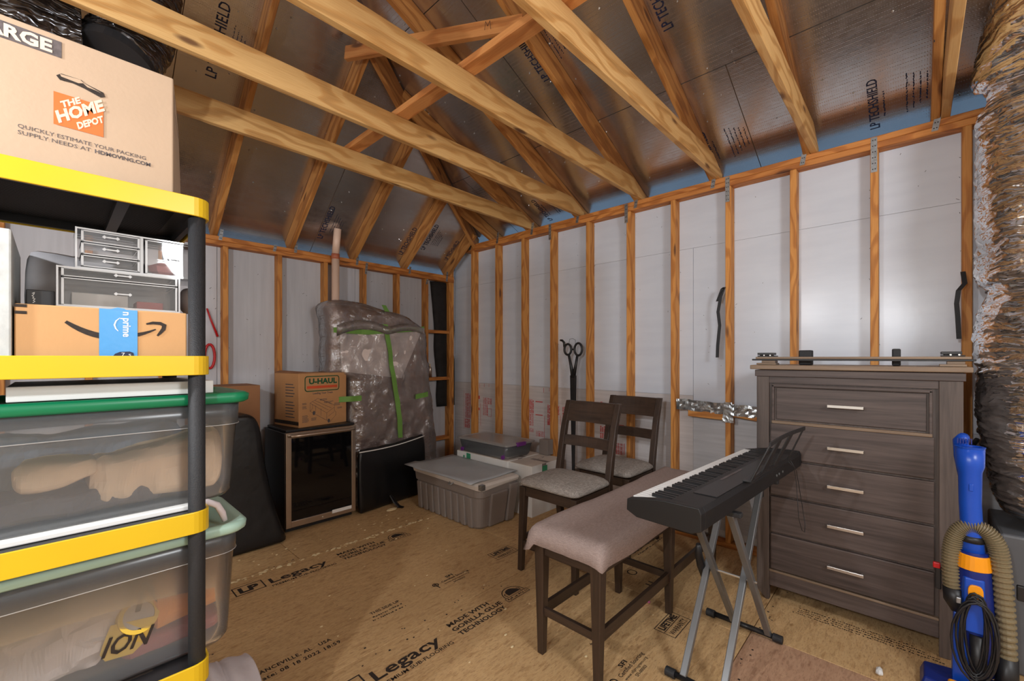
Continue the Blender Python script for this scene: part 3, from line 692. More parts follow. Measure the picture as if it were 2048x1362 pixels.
# lettering on the foil
def roofA(x, y, xd, w, h, s='LP TECHSHIELD', small=True, q=1):
    n = Vector((0, SA, 1)).normalized(); up = Vector((0, -1, SA)).normalized()
    o = Vector((x, y, zA(x, y)))-n*.0015
    mb = MB().text(s, o, up, (-1, 0, 0), w, h, .008)
    if small:
        for k in range(5): mb.dashes(o+Vector((.045+.022*k, 0, 0))+up*.09, up, (-1, 0, 0), w*.6-.02*k, .007)
    mk('printed_lettering', mb, 'bluink', ceil)
roofA(1.80, 4.24, 0, .38, .052); roofA(2.70, 4.24, 0, .38, .052); roofA(2.93, 4.14, 0, .36, .052); roofA(.735, 3.38, 0, .46, .06); roofA(3.31, 4.2, 0, .3, .05)
def roofB(x, y, w, h, s='LP TECHSHIELD', small=True, sgn=1):
    n = Vector((SB, 0, 1)).normalized(); up = Vector((-1, 0, SB)).normalized()
    o = Vector((x, y, zB(x, y)))-n*.0015
    mb = MB().text(s, o, up, (0, 1, 0), w, h, .008)
    if small:
        mb.dashes(o+Vector((0, -.03, 0))+up*.08, up, (0, 1, 0), w*.5, .010)
        for k in range(5): mb.dashes(o+Vector((0, -.13-.028*k, 0))+up*(.06+.02*k), up, (0, 1, 0), w*.75-.03*k, .009)
    mk('printed_lettering', mb, 'bluink', ceil)
roofB(3.54, .165, .37, .048); roofB(3.50, 1.10, .37, .048); roofB(3.56, 2.76, .33, .045); roofB(2.37, 1.86, .37, .055, small=True); roofB(2.45, 1.02, .37, .06, small=False); roofB(1.76, 3.13, .3, .05, small=False)
# nail tips and glue dots shining on the foil
mb = MB()
for k in range(300):
    if k % 2: x = random.uniform(1.5, 3.5); y = random.uniform(-.4, 3.6); f = zB; n = Vector((SB, 0, 1)).normalized()
    else: x = random.uniform(.0, 3.3); y = random.uniform(2.4, 4.2); f = zA; n = Vector((0, SA, 1)).normalized()
    if (hipA((x, y)) > 0) != (f is zA): continue
    p = Vector((x, y, f(x, y)))-n*.001; r = random.uniform(.002, .006)
    tip = p-n*random.uniform(.004, .012)+Vector((random.uniform(-.004, .004), random.uniform(-.004, .004), 0)); a = Vector((1, 0, -n.x/n.z)).normalized(); b = n.cross(a)
    mb.add([p+a*r*1.6, p+b*r, p-a*r, p-b*r*1.2, tip], [(0, 1, 4), (1, 2, 4), (2, 3, 4), (3, 0, 4)])
o = mk('nail_tips', mb, 'chrome', ceil); o['kind'] = 'stuff'
# ================================================================== storage shelf at the left
FY, BYY = 1.40, 1.865
t = thing('storage_shelf', 'black and yellow plastic storage shelf standing at the left', 'shelf', (-.165, 1.63, 0))
TI = [(.115, .165), (.530, .588), (.940, .997), (1.363, 1.414), (1.788, 1.838)]
for x in (-.60, .267):
    for y in (1.428, 1.832):
        mk('post', MB().cyl((x, y, .0), (x, y, 1.80), .0195, 24), 'blackmatte', t, smooth=True)
for i, (z0, z1) in enumerate(TI):
    o = rrect(-.64, .296, FY, BYY, .040, 0, 6); inn = rrect(-.634, .290, FY+.006, BYY-.006, .035, 0, 6)
    R = lambda P, z: [(p[0], p[1], z) for p in P]
    mb = MB().rings([R(inn, z0), R(o, z0), R(o, z1), R(inn, z1), R(inn, z0)], cap=False)
    tier = mk('shelf_tier', MB().rings([R(inn, z1-.022), R(inn, z1-.006)]), 'black', t)
    mk('edge_band', mb, 'yellow', tier, bevel=.0015)
    mb = MB()
    n = 46
    for k in range(n):
        y = 1.45+(.37)*k/(n-1); mb.box(-.58, .23, y-.0012, y+.0012, z1-.027, z1-.0215)
    for x in (-.36, -.12, .12): mb.box(x-.012, x+.012, 1.42, 1.84, z1-.042, z1-.0215)
    mb.box(-.62, .28, 1.412, 1.424, z0+.003, z1-.02); mb.box(-.62, .28, 1.842, 1.854, z0+.003, z1-.02); mb.box(.268, .282, 1.43, 1.84, z0+.003, z1-.02)
    rb = mk('underside_ribs', mb, 'black', tier); 
    mb = MB()
    for k in range(5):
        for j in range(9): mb.box(-.55+.155*k, -.55+.155*k+.11, 1.47+.042*j, 1.47+.042*j+.012, z1-.0062, z1-.0055)
    mk('slots', mb, 'ink', tier)
# ---- large carton on top
t = thing('moving_box', 'large tan moving carton with hand slot on the top shelf tier', 'box', (0, 1.62, 1.834))
zb0, zb1 = 1.834, 2.152
bx = MB().hexa([(-.27, 1.44, zb0), (.218, 1.44, zb0), (.305, 1.855, zb0), (-.27, 1.855, zb0)], [(-.27, 1.44, zb1), (.218, 1.44, zb1), (.295, 1.855, zb1+.03), (-.27, 1.855, zb1+.02)])
mk('carton', bx, 'card', t, bevel=.003)
XY = lambda x, z, e=.0012: (x, 1.44-e, z)
mk('handle_slot', MB().poly([(.004, 2.058), (.012, 2.0655), (.045, 2.066), (.05, 2.061), (.083, 2.053), (.086, 2.044), (.078, 2.039), (.05, 2.048), (.03, 2.052), (.01, 2.050)], (0, 1.4388, 0), X, Z), 'ink', t)
mk('handle_flap', MB().poly([(.010, 2.0635), (.043, 2.0655), (.050, 2.060), (.080, 2.050), (.07, 2.052), (.055, 2.0535), (.048, 2.0595), (.040, 2.056), (.012, 2.0585)], (0, 1.4384, 0), X, Z), 'card', t)
mk('printed_logo', MB().quad(XY(0, 1.945), X, Z, .083, .075), 'orangeprint', t)
mb = MB(); c, s_ = math.cos(.66), math.sin(.66); dx = (c, 0, s_); dz = (-s_*.0, 0, 1)
for w_, o_, wd, hh in (('THE', (.013, 1.987), .040, .013), ('HOME', (.008, 1.951), .098, .024), ('DEPOT', (.040, 1.948), .056, .014)):
    mb.text(w_, XY(o_[0], o_[1], .0018), dx, (-.25, 0, 1), wd, hh, .045)
mk('printed_lettering', mb, 'lab', t)
mb = MB(); mb.text('QUICKLY ESTIMATE YOUR PACKING', XY(-.054, 1.916), X, Z, .216, .0088, 0); mb.text('SUPPLY NEEDS AT', XY(-.054, 1.902), X, Z, .115, .0088, 0)
mb.text('HDMOVING.COM', XY(.068, 1.902), X, Z, .103, .0088, .03); mk('printed_lettering', mb, 'ink2', t)
mk('printed_band', MB().quad(XY(-.26, 2.101), X, Z, .2727, .037), 'ink2', t)
mk('printed_lettering', MB().text('LARGE', XY(-.120, 2.107, .0018), X, Z, .118, .026, .04), 'lab', t)
sx = Vector((.087, .415, 0)).normalized()
mk('side_print', MB().frame((.2215, 1.445, 2.06), sx, Z, .16, .055, .005), 'ink2', t)
# ---- grey rippled box
t = mk('grey_box', MB().box(-.30, -.062, 1.425, 1.80, 1.41, 1.688), 'galvbox', bevel=.004); tag(t, 'grey rippled-metal box at the left end of the second tier', 'box')
# ---- smile parcel
t = thing('parcel_box', 'tan delivery parcel with black smile arrow and blue tape', 'box', (.1, 1.6, 1.409))
mk('carton', MB().box(-.059, .246, 1.434, 1.82, 1.409, 1.529), 'card3', t, bevel=.003)
PY = lambda x, z, e=.001: (x, 1.434-e, z)
def arcstroke(pts, wid): # tapered stroke
    L = []; Rr = []
    for i, p in enumerate(pts):
        a = Vector(pts[max(0, i-1)]); b = Vector(pts[min(len(pts)-1, i+1)]); d = (b-a).normalized(); n = Vector((-d.y, d.x)); 
        L.append(Vector(p)+n*wid[i]/2); Rr.append(Vector(p)-n*wid[i]/2)
    return L, Rr
def stroke(mb, pts, wid, o, xd=X, yd=Z):
    L, Rr = arcstroke(pts, wid)
    for i in range(len(pts)-1): mb.poly([L[i], L[i+1], Rr[i+1], Rr[i]], o, xd, yd)
mb = MB()
xs = [.019+.162*k/14 for k in range(15)]
stroke(mb, [(x, 1.460+.034*((x-.098)/.08)**2*(1 if x < .098 else .62)) for x in xs], [.002+.011*math.sin(PI*min(1, (k+1)/11))**.7 if k < 11 else .011-.002*(k-10) for k in range(15)], (0, 1.4328, 0))
stroke(mb, [(.162, 1.4955), (.175, 1.499), (.190, 1.4985), (.198, 1.494), (.1965, 1.484), (.190, 1.474), (.184, 1.466)], [.004, .007, .008, .010, .009, .007, .004], (0, 1.4328, 0))
mk('printed_smile', mb, 'ink', t)
M['bluetape'] = plain('blue_packing_tape', srgb(82, 160, 222), .3, var=.04, bump=.15, bs=40)
mk('blue_tape', MB().quad(PY(.075, 1.411, .0016), X, Z, .070, .1175).poly([(.095, 1.528), (.108, 1.533), (.120, 1.531), (.125, 1.527)], (0, 1.432, 0), X, Z), 'bluetape', t)
mb = MB(); mb.text('n prime', PY(.118, 1.523, .002), (0, 0, -1), X, .062, .015, .02)
stroke(mb, [(.112, 1.508), (.105, 1.500), (.102, 1.49), (.1045, 1.481), (.109, 1.475)], [.001, .0025, .003, .0025, .0015], (0, 1.4318, 0)); mk('printed_lettering', mb, 'white', t)
mk('printed_badge', MB().poly([(.098, 1.411), (.103, 1.419), (.112, 1.424), (.130, 1.425), (.137, 1.422), (.139, 1.411)], (0, 1.4316, 0), X, Z), 'bluink', t)
mk('printed_lettering', MB().text('7', PY(.115, 1.413, .0026), X, Z, .006, .009).text('S', PY(.128, 1.413, .0026), X, Z, .005, .006), 'white', t)
mk('black_tape', MB().quad(PY(-.0585, 1.521, .0012), X, Z, .018, .0065).quad(PY(-.0585, 1.506, .0012), X, Z, .018, .0065), 'ink', t)
# ---- acrylic organisers
def acrylic_box(t, name, x0, x1, y0, y1, z0, z1, th=.003):
    mb = MB(); mb.box(x0, x1, y0, y1, z0, z0+th).box(x0, x1, y0, y1, z1-th, z1).box(x0, x0+th, y0, y1, z0, z1).box(x1-th, x1, y0, y1, z0, z1).box(x0, x1, y1-th, y1, z0, z1)
    p = mk(name, mb, 'acrylic', t)
    e = MB(); q = .0035
    for z in (z0, z1-q): e.box(x0, x1, y0-.0005, y0+q, z, z+q)
    for x in (x0, x1-q): e.box(x, x+q, y0-.0006, y0+q, z0, z1); e.box(x, x+q*.6, y0, y1, z1-q*.5, z1+.0004)
    mk('edge', e, 'acryl_edge', p); return p
def drawer(t, x0, x1, y0, y1, z0, z1, name='drawer', hw=.026):
    mb = MB(); th = .0022
    mb.box(x0, x1, y0, y0+th, z0, z1).box(x0, x1, y0, y1, z0, z0+th).box(x0, x0+th, y0, y1, z0, z1-.004).box(x1-th, x1, y0, y1, z0, z1-.004)
    d = mk(name, mb, 'acrylic', t)
    xc = (x0+x1)/2; zc = (z0+z1)/2+.002; h = MB()
    for s in (-1, 1): h.tube([(xc+s*hw/2, y0-.001, zc), (xc+s*hw/2, y0-.009, zc)], .0042, 4)
    h.box(xc-hw/2, xc+hw/2, y0-.008, y0-.006, zc-.0015, zc+.0015); mk('handle', h, 'acryl_edge', d)
    e = MB(); q = .0022
    for z in (z0, z1-q): e.box(x0, x1, y0-.001, y0+q, z, z+q)
    for x in (x0, x1-q): e.box(x, x+q*2, y0-.001, y0+q, z0, z1)
    mk('edge', e, 'acryl_edge', d)
t = thing('acrylic_organizer', 'wide clear acrylic two-drawer organizer on the parcel box', 'organizer', (.12, 1.55, 1.529))
acrylic_box(t, 'case', .004, .234, 1.450, 1.62, 1.5295, 1.624)
drawer(t, .012, .226, 1.452, 1.60, 1.601, 1.621); drawer(t, .012, .226, 1.452, 1.60, 1.533, 1.598)
t = thing('acrylic_organizer', 'small clear acrylic organizer with three slim drawers, topmost of the stack', 'organizer', (.15, 1.55, 1.6245))
acrylic_box(t, 'case', .035, .290, 1.458, 1.60, 1.6245, 1.722)
for k in range(3): drawer(t, .045, .150, 1.460, 1.58, 1.630+.030*k, 1.657+.030*k, hw=.024)
drawer(t, .163, .284, 1.460, 1.58, 1.628, 1.716, hw=.022)
mk('divider', MB().box(.153, .159, 1.459, 1.598, 1.627, 1.72), 'acryl_edge', t)
mb = MB(); blob(mb, .21, 1.53, 1.633, .034, .025, .02, 4); o = mk('pink_cloth', mb, plain('pink_red_cloth', srgb(214, 130, 128), .8)); tag(o, 'pink cloth bundle inside the small acrylic organizer drawer', 'cloth')
mb = MB().box(.150, .205, 1.50, 1.57, 1.536, 1.558); o = mk('red_palette', mb, 'redfab', bevel=.002); tag(o, 'dusty red box inside the wide acrylic drawer', 'box')
mb = MB().box(.03, .135, 1.52, 1.58, 1.536, 1.572); o = mk('pale_carton', mb, 'beigetop', bevel=.002); tag(o, 'pale carton lying inside the wide acrylic drawer', 'box')
M['pbag'] = plain('plastic_bag_white', srgb(206, 200, 202), .3, bump=.8, bs=30)
mb = MB(); blob(mb, .262, 1.53, 1.53, .026, .05, .042, 8); mb.jitter(.004, 40); o = mk('plastic_bag', mb, 'pbag', smooth=True, subd=1); tag(o, 'crinkled clear bag beside the wide acrylic organizer behind the post', 'bag')
t = thing('small_black_box', 'small charcoal box with white script beside acrylic drawers', 'box', (-.02, 1.55, 1.529))
mk('carton', MB().box(-.043, .002, 1.478, 1.60, 1.5295, 1.566), 'black', t, bevel=.0015)
mk('printed_script', MB().line([(-.0335, 1.557), (-.030, 1.560), (-.0315, 1.554), (-.034, 1.552), (-.031, 1.549), (-.033, 1.546), (-.029, 1.545), (-.032, 1.541), (-.029, 1.539), (-.0325, 1.536)], (0, 1.4772, 0), X, Z, .0012), 'white', t)
mb = MB(); rs = []
for k in range(14):
    x = -.06+.36*k/13; rs.append([(x, 1.66+.02*math.sin(a)*1.5+.02, 1.41+.115+.115*math.cos(a)*(.9+.2*noise.noise(Vector((x*12, a, 1))))) for a in [2*PI*j/12 for j in range(12)]])
mb.rings(rs); mb.jitter(.012, 14); M['greyfilm'] = plain('grey_film', srgb(206, 204, 208), .35, var=.25, vs=5, bump=.5, bs=14)
mb = MB(); rs = []
for k in range(16):
    x = -.055+.33*k/15; rs.append([(x, 1.70, 1.43), (x, 1.69, 1.53), (x, 1.68+.02*noise.noise(Vector((x*9, 1, 2))), 1.62), (x, 1.70, 1.70+.02*noise.noise(Vector((x*7, 4, 2)))), (x, 1.80, 1.71), (x, 1.82, 1.43)])
mb.rings(rs); mb.jitter(.010, 18, 3); o = mk('bagged_bundle', mb, 'greyfilm', smooth=True, subd=1); tag(o, 'translucent grey bagged bundle behind the acrylic organizers', 'bag')
# ---- white flat box on green tote
o = mk('flat_white_box', MB().box(-.073, .315, 1.475, 1.78, 1.309, 1.344), 'white', bevel=.002); tag(o, 'flat white box lying on the green tote lid', 'box')
# ---- totes
def tote(label, x0, x1, y0, y1, z0, z1, lidmat, lidname, zr, pos):
    t = thing('storage_tote', label, 'tote', pos)
    ins = .022
    R = [rrect(x0+ins*1.6, x1-ins*1.6, y0+ins*.7, y1-ins, .05, z0), rrect(x0+ins*1.1, x1-ins*1.1, y0+ins*.45, y1-ins, .055, z0+.012), rrect(x0+ins, x1-ins, y0+ins*.4, y1-ins*.9, .055, z0+.05), rrect(x0+ins*.5, x1-ins*.5, y0+.005, y1-.006, .05, zr), rrect(x0+ins*.3, x1-ins*.3, y0+.001, y1-.002, .05, zr+.003), rrect(x0+.005, x1-.005, y0, y1, .05, z1)]
    mk('tub', MB().rings(R, cap=False), 'tote_clear', t, smooth=True, solid=.0018)
    mk('tub_floor', MB().rings([rrect(x0+ins*1.6, x1-ins*1.6, y0+ins*.7, y1-ins, .05, z0+.0008), rrect(x0+ins*1.6, x1-ins*1.6, y0+ins*.7, y1-ins, .05, z0+.003)]), 'hazelid', t)
    e = 0; mk('rim_line', MB().tube([Vector(p)+Vector((0, 0, 0)) for p in rrect(x0+ins*.3-.001, x1-ins*.3+.001, y0-.0005, y1, .05, zr+.002)]+[Vector(rrect(x0+ins*.3-.001, x1-ins*.3+.001, y0-.0005, y1, .05, zr+.002)[0])], .0012, 6, cap=False), 'acryl_edge', t)
    L = MB().rings([rrect(x0-.006, x1+.006, y0-.008, y1+.008, .045, z1-.006), rrect(x0-.016, x1+.016, y0-.014, y1+.014, .05, z1), rrect(x0-.018, x1+.018, y0-.016, y1+.016, .05, z1+.018), rrect(x0-.008, x1+.008, y0-.008, y1+.008, .045, z1+.024), rrect(x0+.012, x1-.012, y0+.012, y1-.012, .04, z1+.023), rrect(x0+.02, x1-.02, y0+.02, y1-.02, .035, z1+.012)])
    mk(lidname, L, lidmat, t, smooth=True, seg=1)
    return t
tote('clear tote with a dark green lid on the middle shelf tier', -.30, .392, 1.462, 1.80, 1.006, 1.284, 'green', 'lid', 1.213, (.05, 1.63, 1.006))
tote('clear tote with a pale sage lid on the lower shelf tier', -.33, .385, 1.462, 1.80, .583, .903, 'sage', 'lid', .84, (.05, 1.63, .583))
o = mk('foam_mat', MB().box(-.50, .262, 1.452, 1.80, .992, 1.0055), 'white', bevel=.003); tag(o, 'white foam mat under the green-lidded tote', 'mat')
o = mk('foam_rope', MB().tube([(.262, 1.475, 1.0), (.30, 1.476, .998), (.325, 1.478, .982), (.338, 1.478, .955), (.344, 1.478, .932)], [.008, .009, .009, .009, .007], 10), 'towel', smooth=True); tag(o, 'white rope-like foam strip curling onto the sage lid', 'strip')
def lump(name, pts, y0, y1, mat, label, cat, seed=0, amp=.012, sc=13):
    """crumpled bundle: pts = (x, zlow, zhigh) along x"""
    mb = MB(); rs = []; fine = []
    for i in range(len(pts)-1):
        for k in range(4):
            u = k/4; fine.append([a_*(1-u)+b_*u for a_, b_ in zip(pts[i], pts[i+1])])
    fine.append(list(pts[-1])); n = len(fine)
    for i, (x, a, b) in enumerate(fine):
        e = min(i, n-1-i)/4.0; sq_ = min(1, .6+.4*min(1, e)**.5)
        yc = (y0+y1)/2; hy = (y1-y0)/2*sq_; zc = (a+b)/2; hz = (b-a)/2*sq_
        rs.append([(x, yc-hy*math.copysign(abs(math.cos(q))**.4, math.cos(q)), zc+hz*math.copysign(abs(math.sin(q))**.45, math.sin(q))) for q in [2*PI*k/36 for k in range(36)]])
    mb.rings(rs)
    for p in mb.v:
        c = Vector((0, (y0+y1)/2-p.y, 0)); 
        r1 = 1-2*abs(noise.noise(p*sc+Vector((seed, 0, 0)))); r2 = 1-2*abs(noise.noise(p*sc*2.3+Vector((seed, 5, 0)))); r3 = noise.noise(p*sc*.6+Vector((seed, 9, 2)))
        d = Vector((.25*r3, -1 if p.y < (y0+y1)/2 else 1, .3)); p += d*(amp*.9*r1+amp*.35*r2+amp*r3)+noise.noise_vector(p*sc*.8+Vector((seed, 1, 1)))*amp*.8
    o = mk(name, mb, mat, smooth=False); tag(o, label, cat); return o
def lin(x0, x1, f, n=12): return [(x0+(x1-x0)*k/(n-1),)+tuple(f(k/(n-1))) for k in range(n)]
lump('paper_wad', lin(-.062, .078, lambda u: (1.098-.012*math.sin(5*u), 1.152+.008*math.sin(3*u))), 1.50, 1.62, 'kraft', 'folded kraft paper wad at left inside the green-lidded tote', 'paper', 3)
lump('paper_wad', lin(.060, .345, lambda u: (1.040-.012*u, 1.150+.045*u-.01*math.sin(6*u))), 1.49, 1.66, 'kraft', 'large crumpled kraft paper wad at right inside the green-lidded tote', 'paper', 8, .014)
lump('navy_bundle', lin(-.24, .28, lambda u: (1.03, 1.215-.01*math.sin(4*u))), 1.64, 1.74, 'navy', 'blue-grey cloth bundle at the back of the green-lidded tote', 'cloth', 5)
lump('charcoal_bag', lin(-.23, .20, lambda u: (1.018, 1.085-.01*u)), 1.50, 1.61, 'greyfab', 'charcoal plastic bag at the bottom of the green-lidded tote', 'bag', 12)
lump('tissue_wad', lin(-.16, .10, lambda u: (.625, .70+.10*u)), 1.52, 1.62, 'tissue', 'white tissue paper wad at left inside the sage-lidded tote', 'paper', 6, .02)
lump('tissue_wad', lin(.02, .135, lambda u: (.66, .865-.02*u)), 1.51, 1.57, 'tissue', 'upright pale tissue sheet in the middle of the sage-lidded tote', 'paper', 16, .02)
lump('orange_cloth', lin(.175, .352, lambda u: (.665+.02*u+.05*max(0, u-.8), .84+.055*math.sin(PI*min(1, u*1.02)*.5))), 1.485, 1.70, 'orangefab', 'orange cloth with dark letters inside the sage-lidded tote', 'cloth', 2, .010, 10)
lump('red_cloth', lin(.12, .345, lambda u: (.600+.01*u, .65)), 1.52, 1.66, 'redfab', 'dusty red cloth under the orange cloth in the sage-lidded tote', 'cloth', 9, .008)
lump('dark_bundle', lin(-.24, .29, lambda u: (.63, .86)), 1.71, 1.745, 'greyfab', 'dark bundle at the back of the sage-lidded tote', 'cloth', 31)
mb = MB(); mb.text('NG', (.145, 1.487, .745), (1, 0, .05), (.25, 0, 1), .125, .070, .02); o = mk('dark_lettering', mb, 'ink'); tag(o, 'dark NG lettering on the orange cloth in the tote', 'lettering')
t = thing('tape_roll', 'yellow caution tape roll with loose lettered end in sage-lidded tote', 'tape', (.15, 1.50, .68))
ax = Vector((.15, -.8, .35)).normalized(); uu = Vector((1, 0, 0)); uu = (uu-ax*uu.dot(ax)).normalized(); vv = ax.cross(uu); C0 = Vector((.150, 1.500, .727))
rr = lambda r, o_: [C0+ax*o_+(uu*math.cos(a)+vv*math.sin(a))*r for a in [2*PI*k/28 for k in range(28)]]
mk('roll', MB().rings([rr(.033, -.02), rr(.043, -.02), rr(.043, .02), rr(.033, .02), rr(.033, -.02)], cap=False), 'yellow', t, smooth=False)
mk('core', MB().rings([rr(.0325, -.02), rr(.0325, .018)]), 'beigetop', t)
mb = MB(); rs = [[(.098, 1.478, .735), (.192, 1.476, .722)], [(.085, 1.472, .700), (.178, 1.470, .698)], [(.078, 1.475, .672), (.160, 1.472, .664)], [(.088, 1.478, .650), (.14, 1.476, .645)]]
mb.rings(rs, cap=False, closed=False); mk('loose_end', mb, 'yellow', t, solid=.001)
mb = MB(); mb.text('ION', (.080, 1.4685, .665), (1, 0, -.04), (.35, 0, 1), .088, .047, .02); mk('printed_lettering', mb, 'ink', t)
# ---- towel and red hanger
mb = MB(); rs = []
for k in range(15):
    u = k/14; rs.append([(.43+.17*u+.02*math.sin(9*u), 1.98+.34*q+.012*math.sin(14*u+q*6), .105*math.sin(PI*q)**.6*(1-.35*u)*(1+.10*math.sin(22*u))) for q in [j/9 for j in range(10)]]+[(.43+.17*u, 1.98+.34*q, .001) for q in (.8, .5, .2)])
mb.rings(rs); o = mk('white_towel', mb, 'towel', smooth=True, subd=1); tag(o, 'crumpled white towel on the floor beside the shelf', 'towel')
t = thing('red_hanger', 'red plastic strip and ring hanging on the far wall behind the shelf post', 'hanger', (.87, 4.15, 1.5))
mk('strip', MB().tube([(.865, 4.262, 1.815), (.89, 4.262, 1.73), (.94, 4.262, 1.585)], [.012, .014, .018], 8, flat=.5), 'red', t, smooth=True)
mk('ring', MB().tube([(.885+.035*math.cos(a), 4.265, 1.42+.10*math.sin(a)) for a in [2*PI*k/18 for k in range(19)]], .010, 8, cap=False), 'red', t, smooth=True)

# ================================================================== far-left group
o = mk('carton', MB().box(.70, 1.13, 3.82, 4.16, 0, 1.19), 'cardd', bevel=.004); tag(o, 'plain brown carton standing behind the black tarp bag', 'box')
def bag(rows, y0f, y1f, seed, amp=.02):
    mb = MB(); rs = []
    for z, xa, xb in rows:
        rs.append([(p[0], p[1], z) for p in rrect(xa, xb, y0f(z), y1f(z), min(.05, (xb-xa)/3, (y1f(z)-y0f(z))/3), z, 6)])
    mb.rings(rs)
    for p in mb.v:
        if p.z > .01: p += noise.noise_vector(p*6+Vector((seed, 0, 0)))*amp+noise.noise_vector(p*15+Vector((seed, 9, 0)))*amp*.4
    return mb
rows_ = [(0, .45, 1.245), (.02, .45, 1.23), (.12, .5, 1.19), (.3, .5, 1.15), (.5, .5, 1.115), (.7, .5, 1.09), (.85, .52, 1.07), (.93, .6, 1.05), (.975, .82, 1.02), (1.0, .88, .98)]
o = mk('black_tarp_bag', bag(rows_, lambda z: 3.50+.07*z, lambda z: 3.80, 1), 'blackcloth', smooth=True, subd=1); tag(o, 'tall black film bag between the shelf and the wine fridge', 'bag')
# ---- wine fridge
t = thing('wine_fridge', 'stainless framed glass-door wine fridge with black body', 'fridge', (1.55, 3.9, 0))
mk('body', MB().box(1.262, 1.842, 3.675, 4.15, .03, .80), 'black', t, bevel=.006)
fr = MB(); x0, x1, z0, z1 = 1.259, 1.840, .048, .806
fr.box(x0, x0+.042, 3.635, 3.672, z0, z1).box(x1-.036, x1, 3.635, 3.672, z0, z1).box(x0+.042, x1-.036, 3.635, 3.672, z1-.045, z1).box(x0+.042, x1-.036, 3.635, 3.672, z0, z0+.05)
door = mk('door', fr, 'steel', t, bevel=.003)
mk('glass_pane', MB().box(x0+.042, x1-.036, 3.645, 3.668, z0+.05, z1-.045), 'glassdark', door)
mk('handle', MB().tube([(x0+.02, 3.632, .782), (x0+.035, 3.598, .784), (x0+.10, 3.59, .785), (x1-.10, 3.59, .785), (x1-.03, 3.598, .786), (x1-.015, 3.632, .786)], .011, 12), 'steel', door, smooth=True)
mk('paper_label', MB().box(1.628, 1.800, 3.6315, 3.6345, .080, .108), 'whitebox', door)
mk('lock', MB().cyl((1.55, 3.628, .070), (1.55, 3.636, .070), .006), 'chrome', door)
for x in (1.30, 1.80):
    for y in (3.72, 4.1): mk('foot', MB().cyl((x, y, 0), (x, y, .032), .018), 'black', t)
mk('toe_grille', MB().box(1.275, 1.83, 3.69, 3.70, .005, .04), 'black', t)
for x in (1.40, 1.50, 1.60): pass
o = mk('black_tray', MB().box(1.28, 1.86, 3.70, 4.14, .802, .822), 'black', bevel=.004); tag(o, 'thin black board lying on the wine fridge', 'board')
# ---- carton with truck drawing
t = thing('moving_box', 'brown moving carton with green lettering on the wine fridge', 'box', (1.56, 3.95, .823))
fx = Vector((.974, .165, 0)).normalized(); fy = Vector((-fx.y, fx.x, 0)); O = Vector((1.392, 3.735, .823)); W_, D_, H_ = .452, .375, .452
mb = MB().hexa([O, O+fx*W_, O+fx*W_+fy*D_, O+fy*D_], [O+Z3 for Z3 in (Vector((0, 0, H_)), fx*W_+Vector((0, 0, H_)), fx*W_+fy*D_+Vector((0, 0, H_)), fy*D_+Vector((0, 0, H_)))])
mk('carton', mb, 'card2', t, bevel=.003)
F_ = O-fy*.0012
L2 = lambda x, z: F_+fx*x+Vector((0, 0, z))
mb = MB(); mb.text('U-HAUL', L2(.090, .362), fx, Z, .265, .044, .045)
fr_ = rrect(.055, .375, .300, .425, .022, 0, 5); mb.line([(p[0], p[1]) for p in fr_]+[(fr_[0][0], fr_[0][1])], F_, fx, Z, .008)
mk('printed_lettering', mb, 'greenprint', t); mk('printed_stripe', MB().quad(L2(.072, .322), fx, Z, .285, .022), 'redstripe', t)
mb = MB(); mb.text('Loading Your Truck', L2(.125, .272), fx, Z, .19, .017, .02)
TR = [[(.10, .20), (.17, .235), (.33, .165), (.33, .145), (.255, .10), (.10, .20)], [(.10, .20), (.10, .13), (.255, .035), (.255, .10)], [(.255, .035), (.29, .02), (.345, .075), (.345, .10), (.33, .115), (.33, .145)], [(.17, .235), (.30, .175)], [(.27, .07), (.33, .105)], [(.12, .21), (.27, .125)], [(.14, .22), (.30, .14)], [(.10, .13), (.12, .15), (.12, .19)], [(.15, .175), (.15, .11)], [(.20, .145), (.20, .08)]]
for q in TR: mb.line(q, F_, fx, Z, .0022)
for cx, cz in ((.135, .112), (.275, .03)): mb.poly([(cx+.012*math.cos(a), cz+.018*math.sin(a)) for a in [2*PI*k/12 for k in range(12)]], F_, fx, Z)
rnd = random.Random(4)
for (x, z, n, w_) in ((.03, .19, 2, .05), (.03, .155, 3, .05), (.03, .04, 7, .06), (.19, .215, 2, .09), (.23, .19, 2, .09), (.33, .16, 3, .06), (.36, .13, 2, .06), (.11, .05, 3, .05)):
    for k in range(n): mb.quad(L2(x, z+.009*k), fx, Z, w_*rnd.uniform(.7, 1), .0035)
S_ = O-fx*.0012
for k in range(12):
    zz = .08+.025*k
    if k in (6,): continue
    mb.add([S_+fy*(.06+.02*(k % 2))+Vector((0, 0, zz)), S_+fy*(.20)+Vector((0, 0, zz)), S_+fy*.20+Vector((0, 0, zz+.008)), S_+fy*(.06+.02*(k % 2))+Vector((0, 0, zz+.008))], [(0, 1, 2, 3)])
mk('printed_drawing', mb, 'ink2', t)
mk('side_band', MB().add([S_+Vector((0, 0, .02)), S_+fy*D_+Vector((0, 0, .02)), S_+fy*D_+Vector((0, 0, .05)), S_+Vector((0, 0, .05))], [(0, 1, 2, 3)]), 'ink', t)
mk('top_flap', MB().hexa([O+Vector((0, 0, H_)), O+fx*.10+Vector((0, 0, H_)), O+fx*.06+fy*D_+Vector((0, 0, H_)), O+fy*D_+Vector((0, 0, H_))], [O+fx*-.004+Vector((0, 0, H_+.006)), O+fx*.09+Vector((0, 0, H_+.012)), O+fx*.05+fy*D_+Vector((0, 0, H_+.022)), O+fy*D_+Vector((0, 0, H_+.01))]), 'cardd', t)
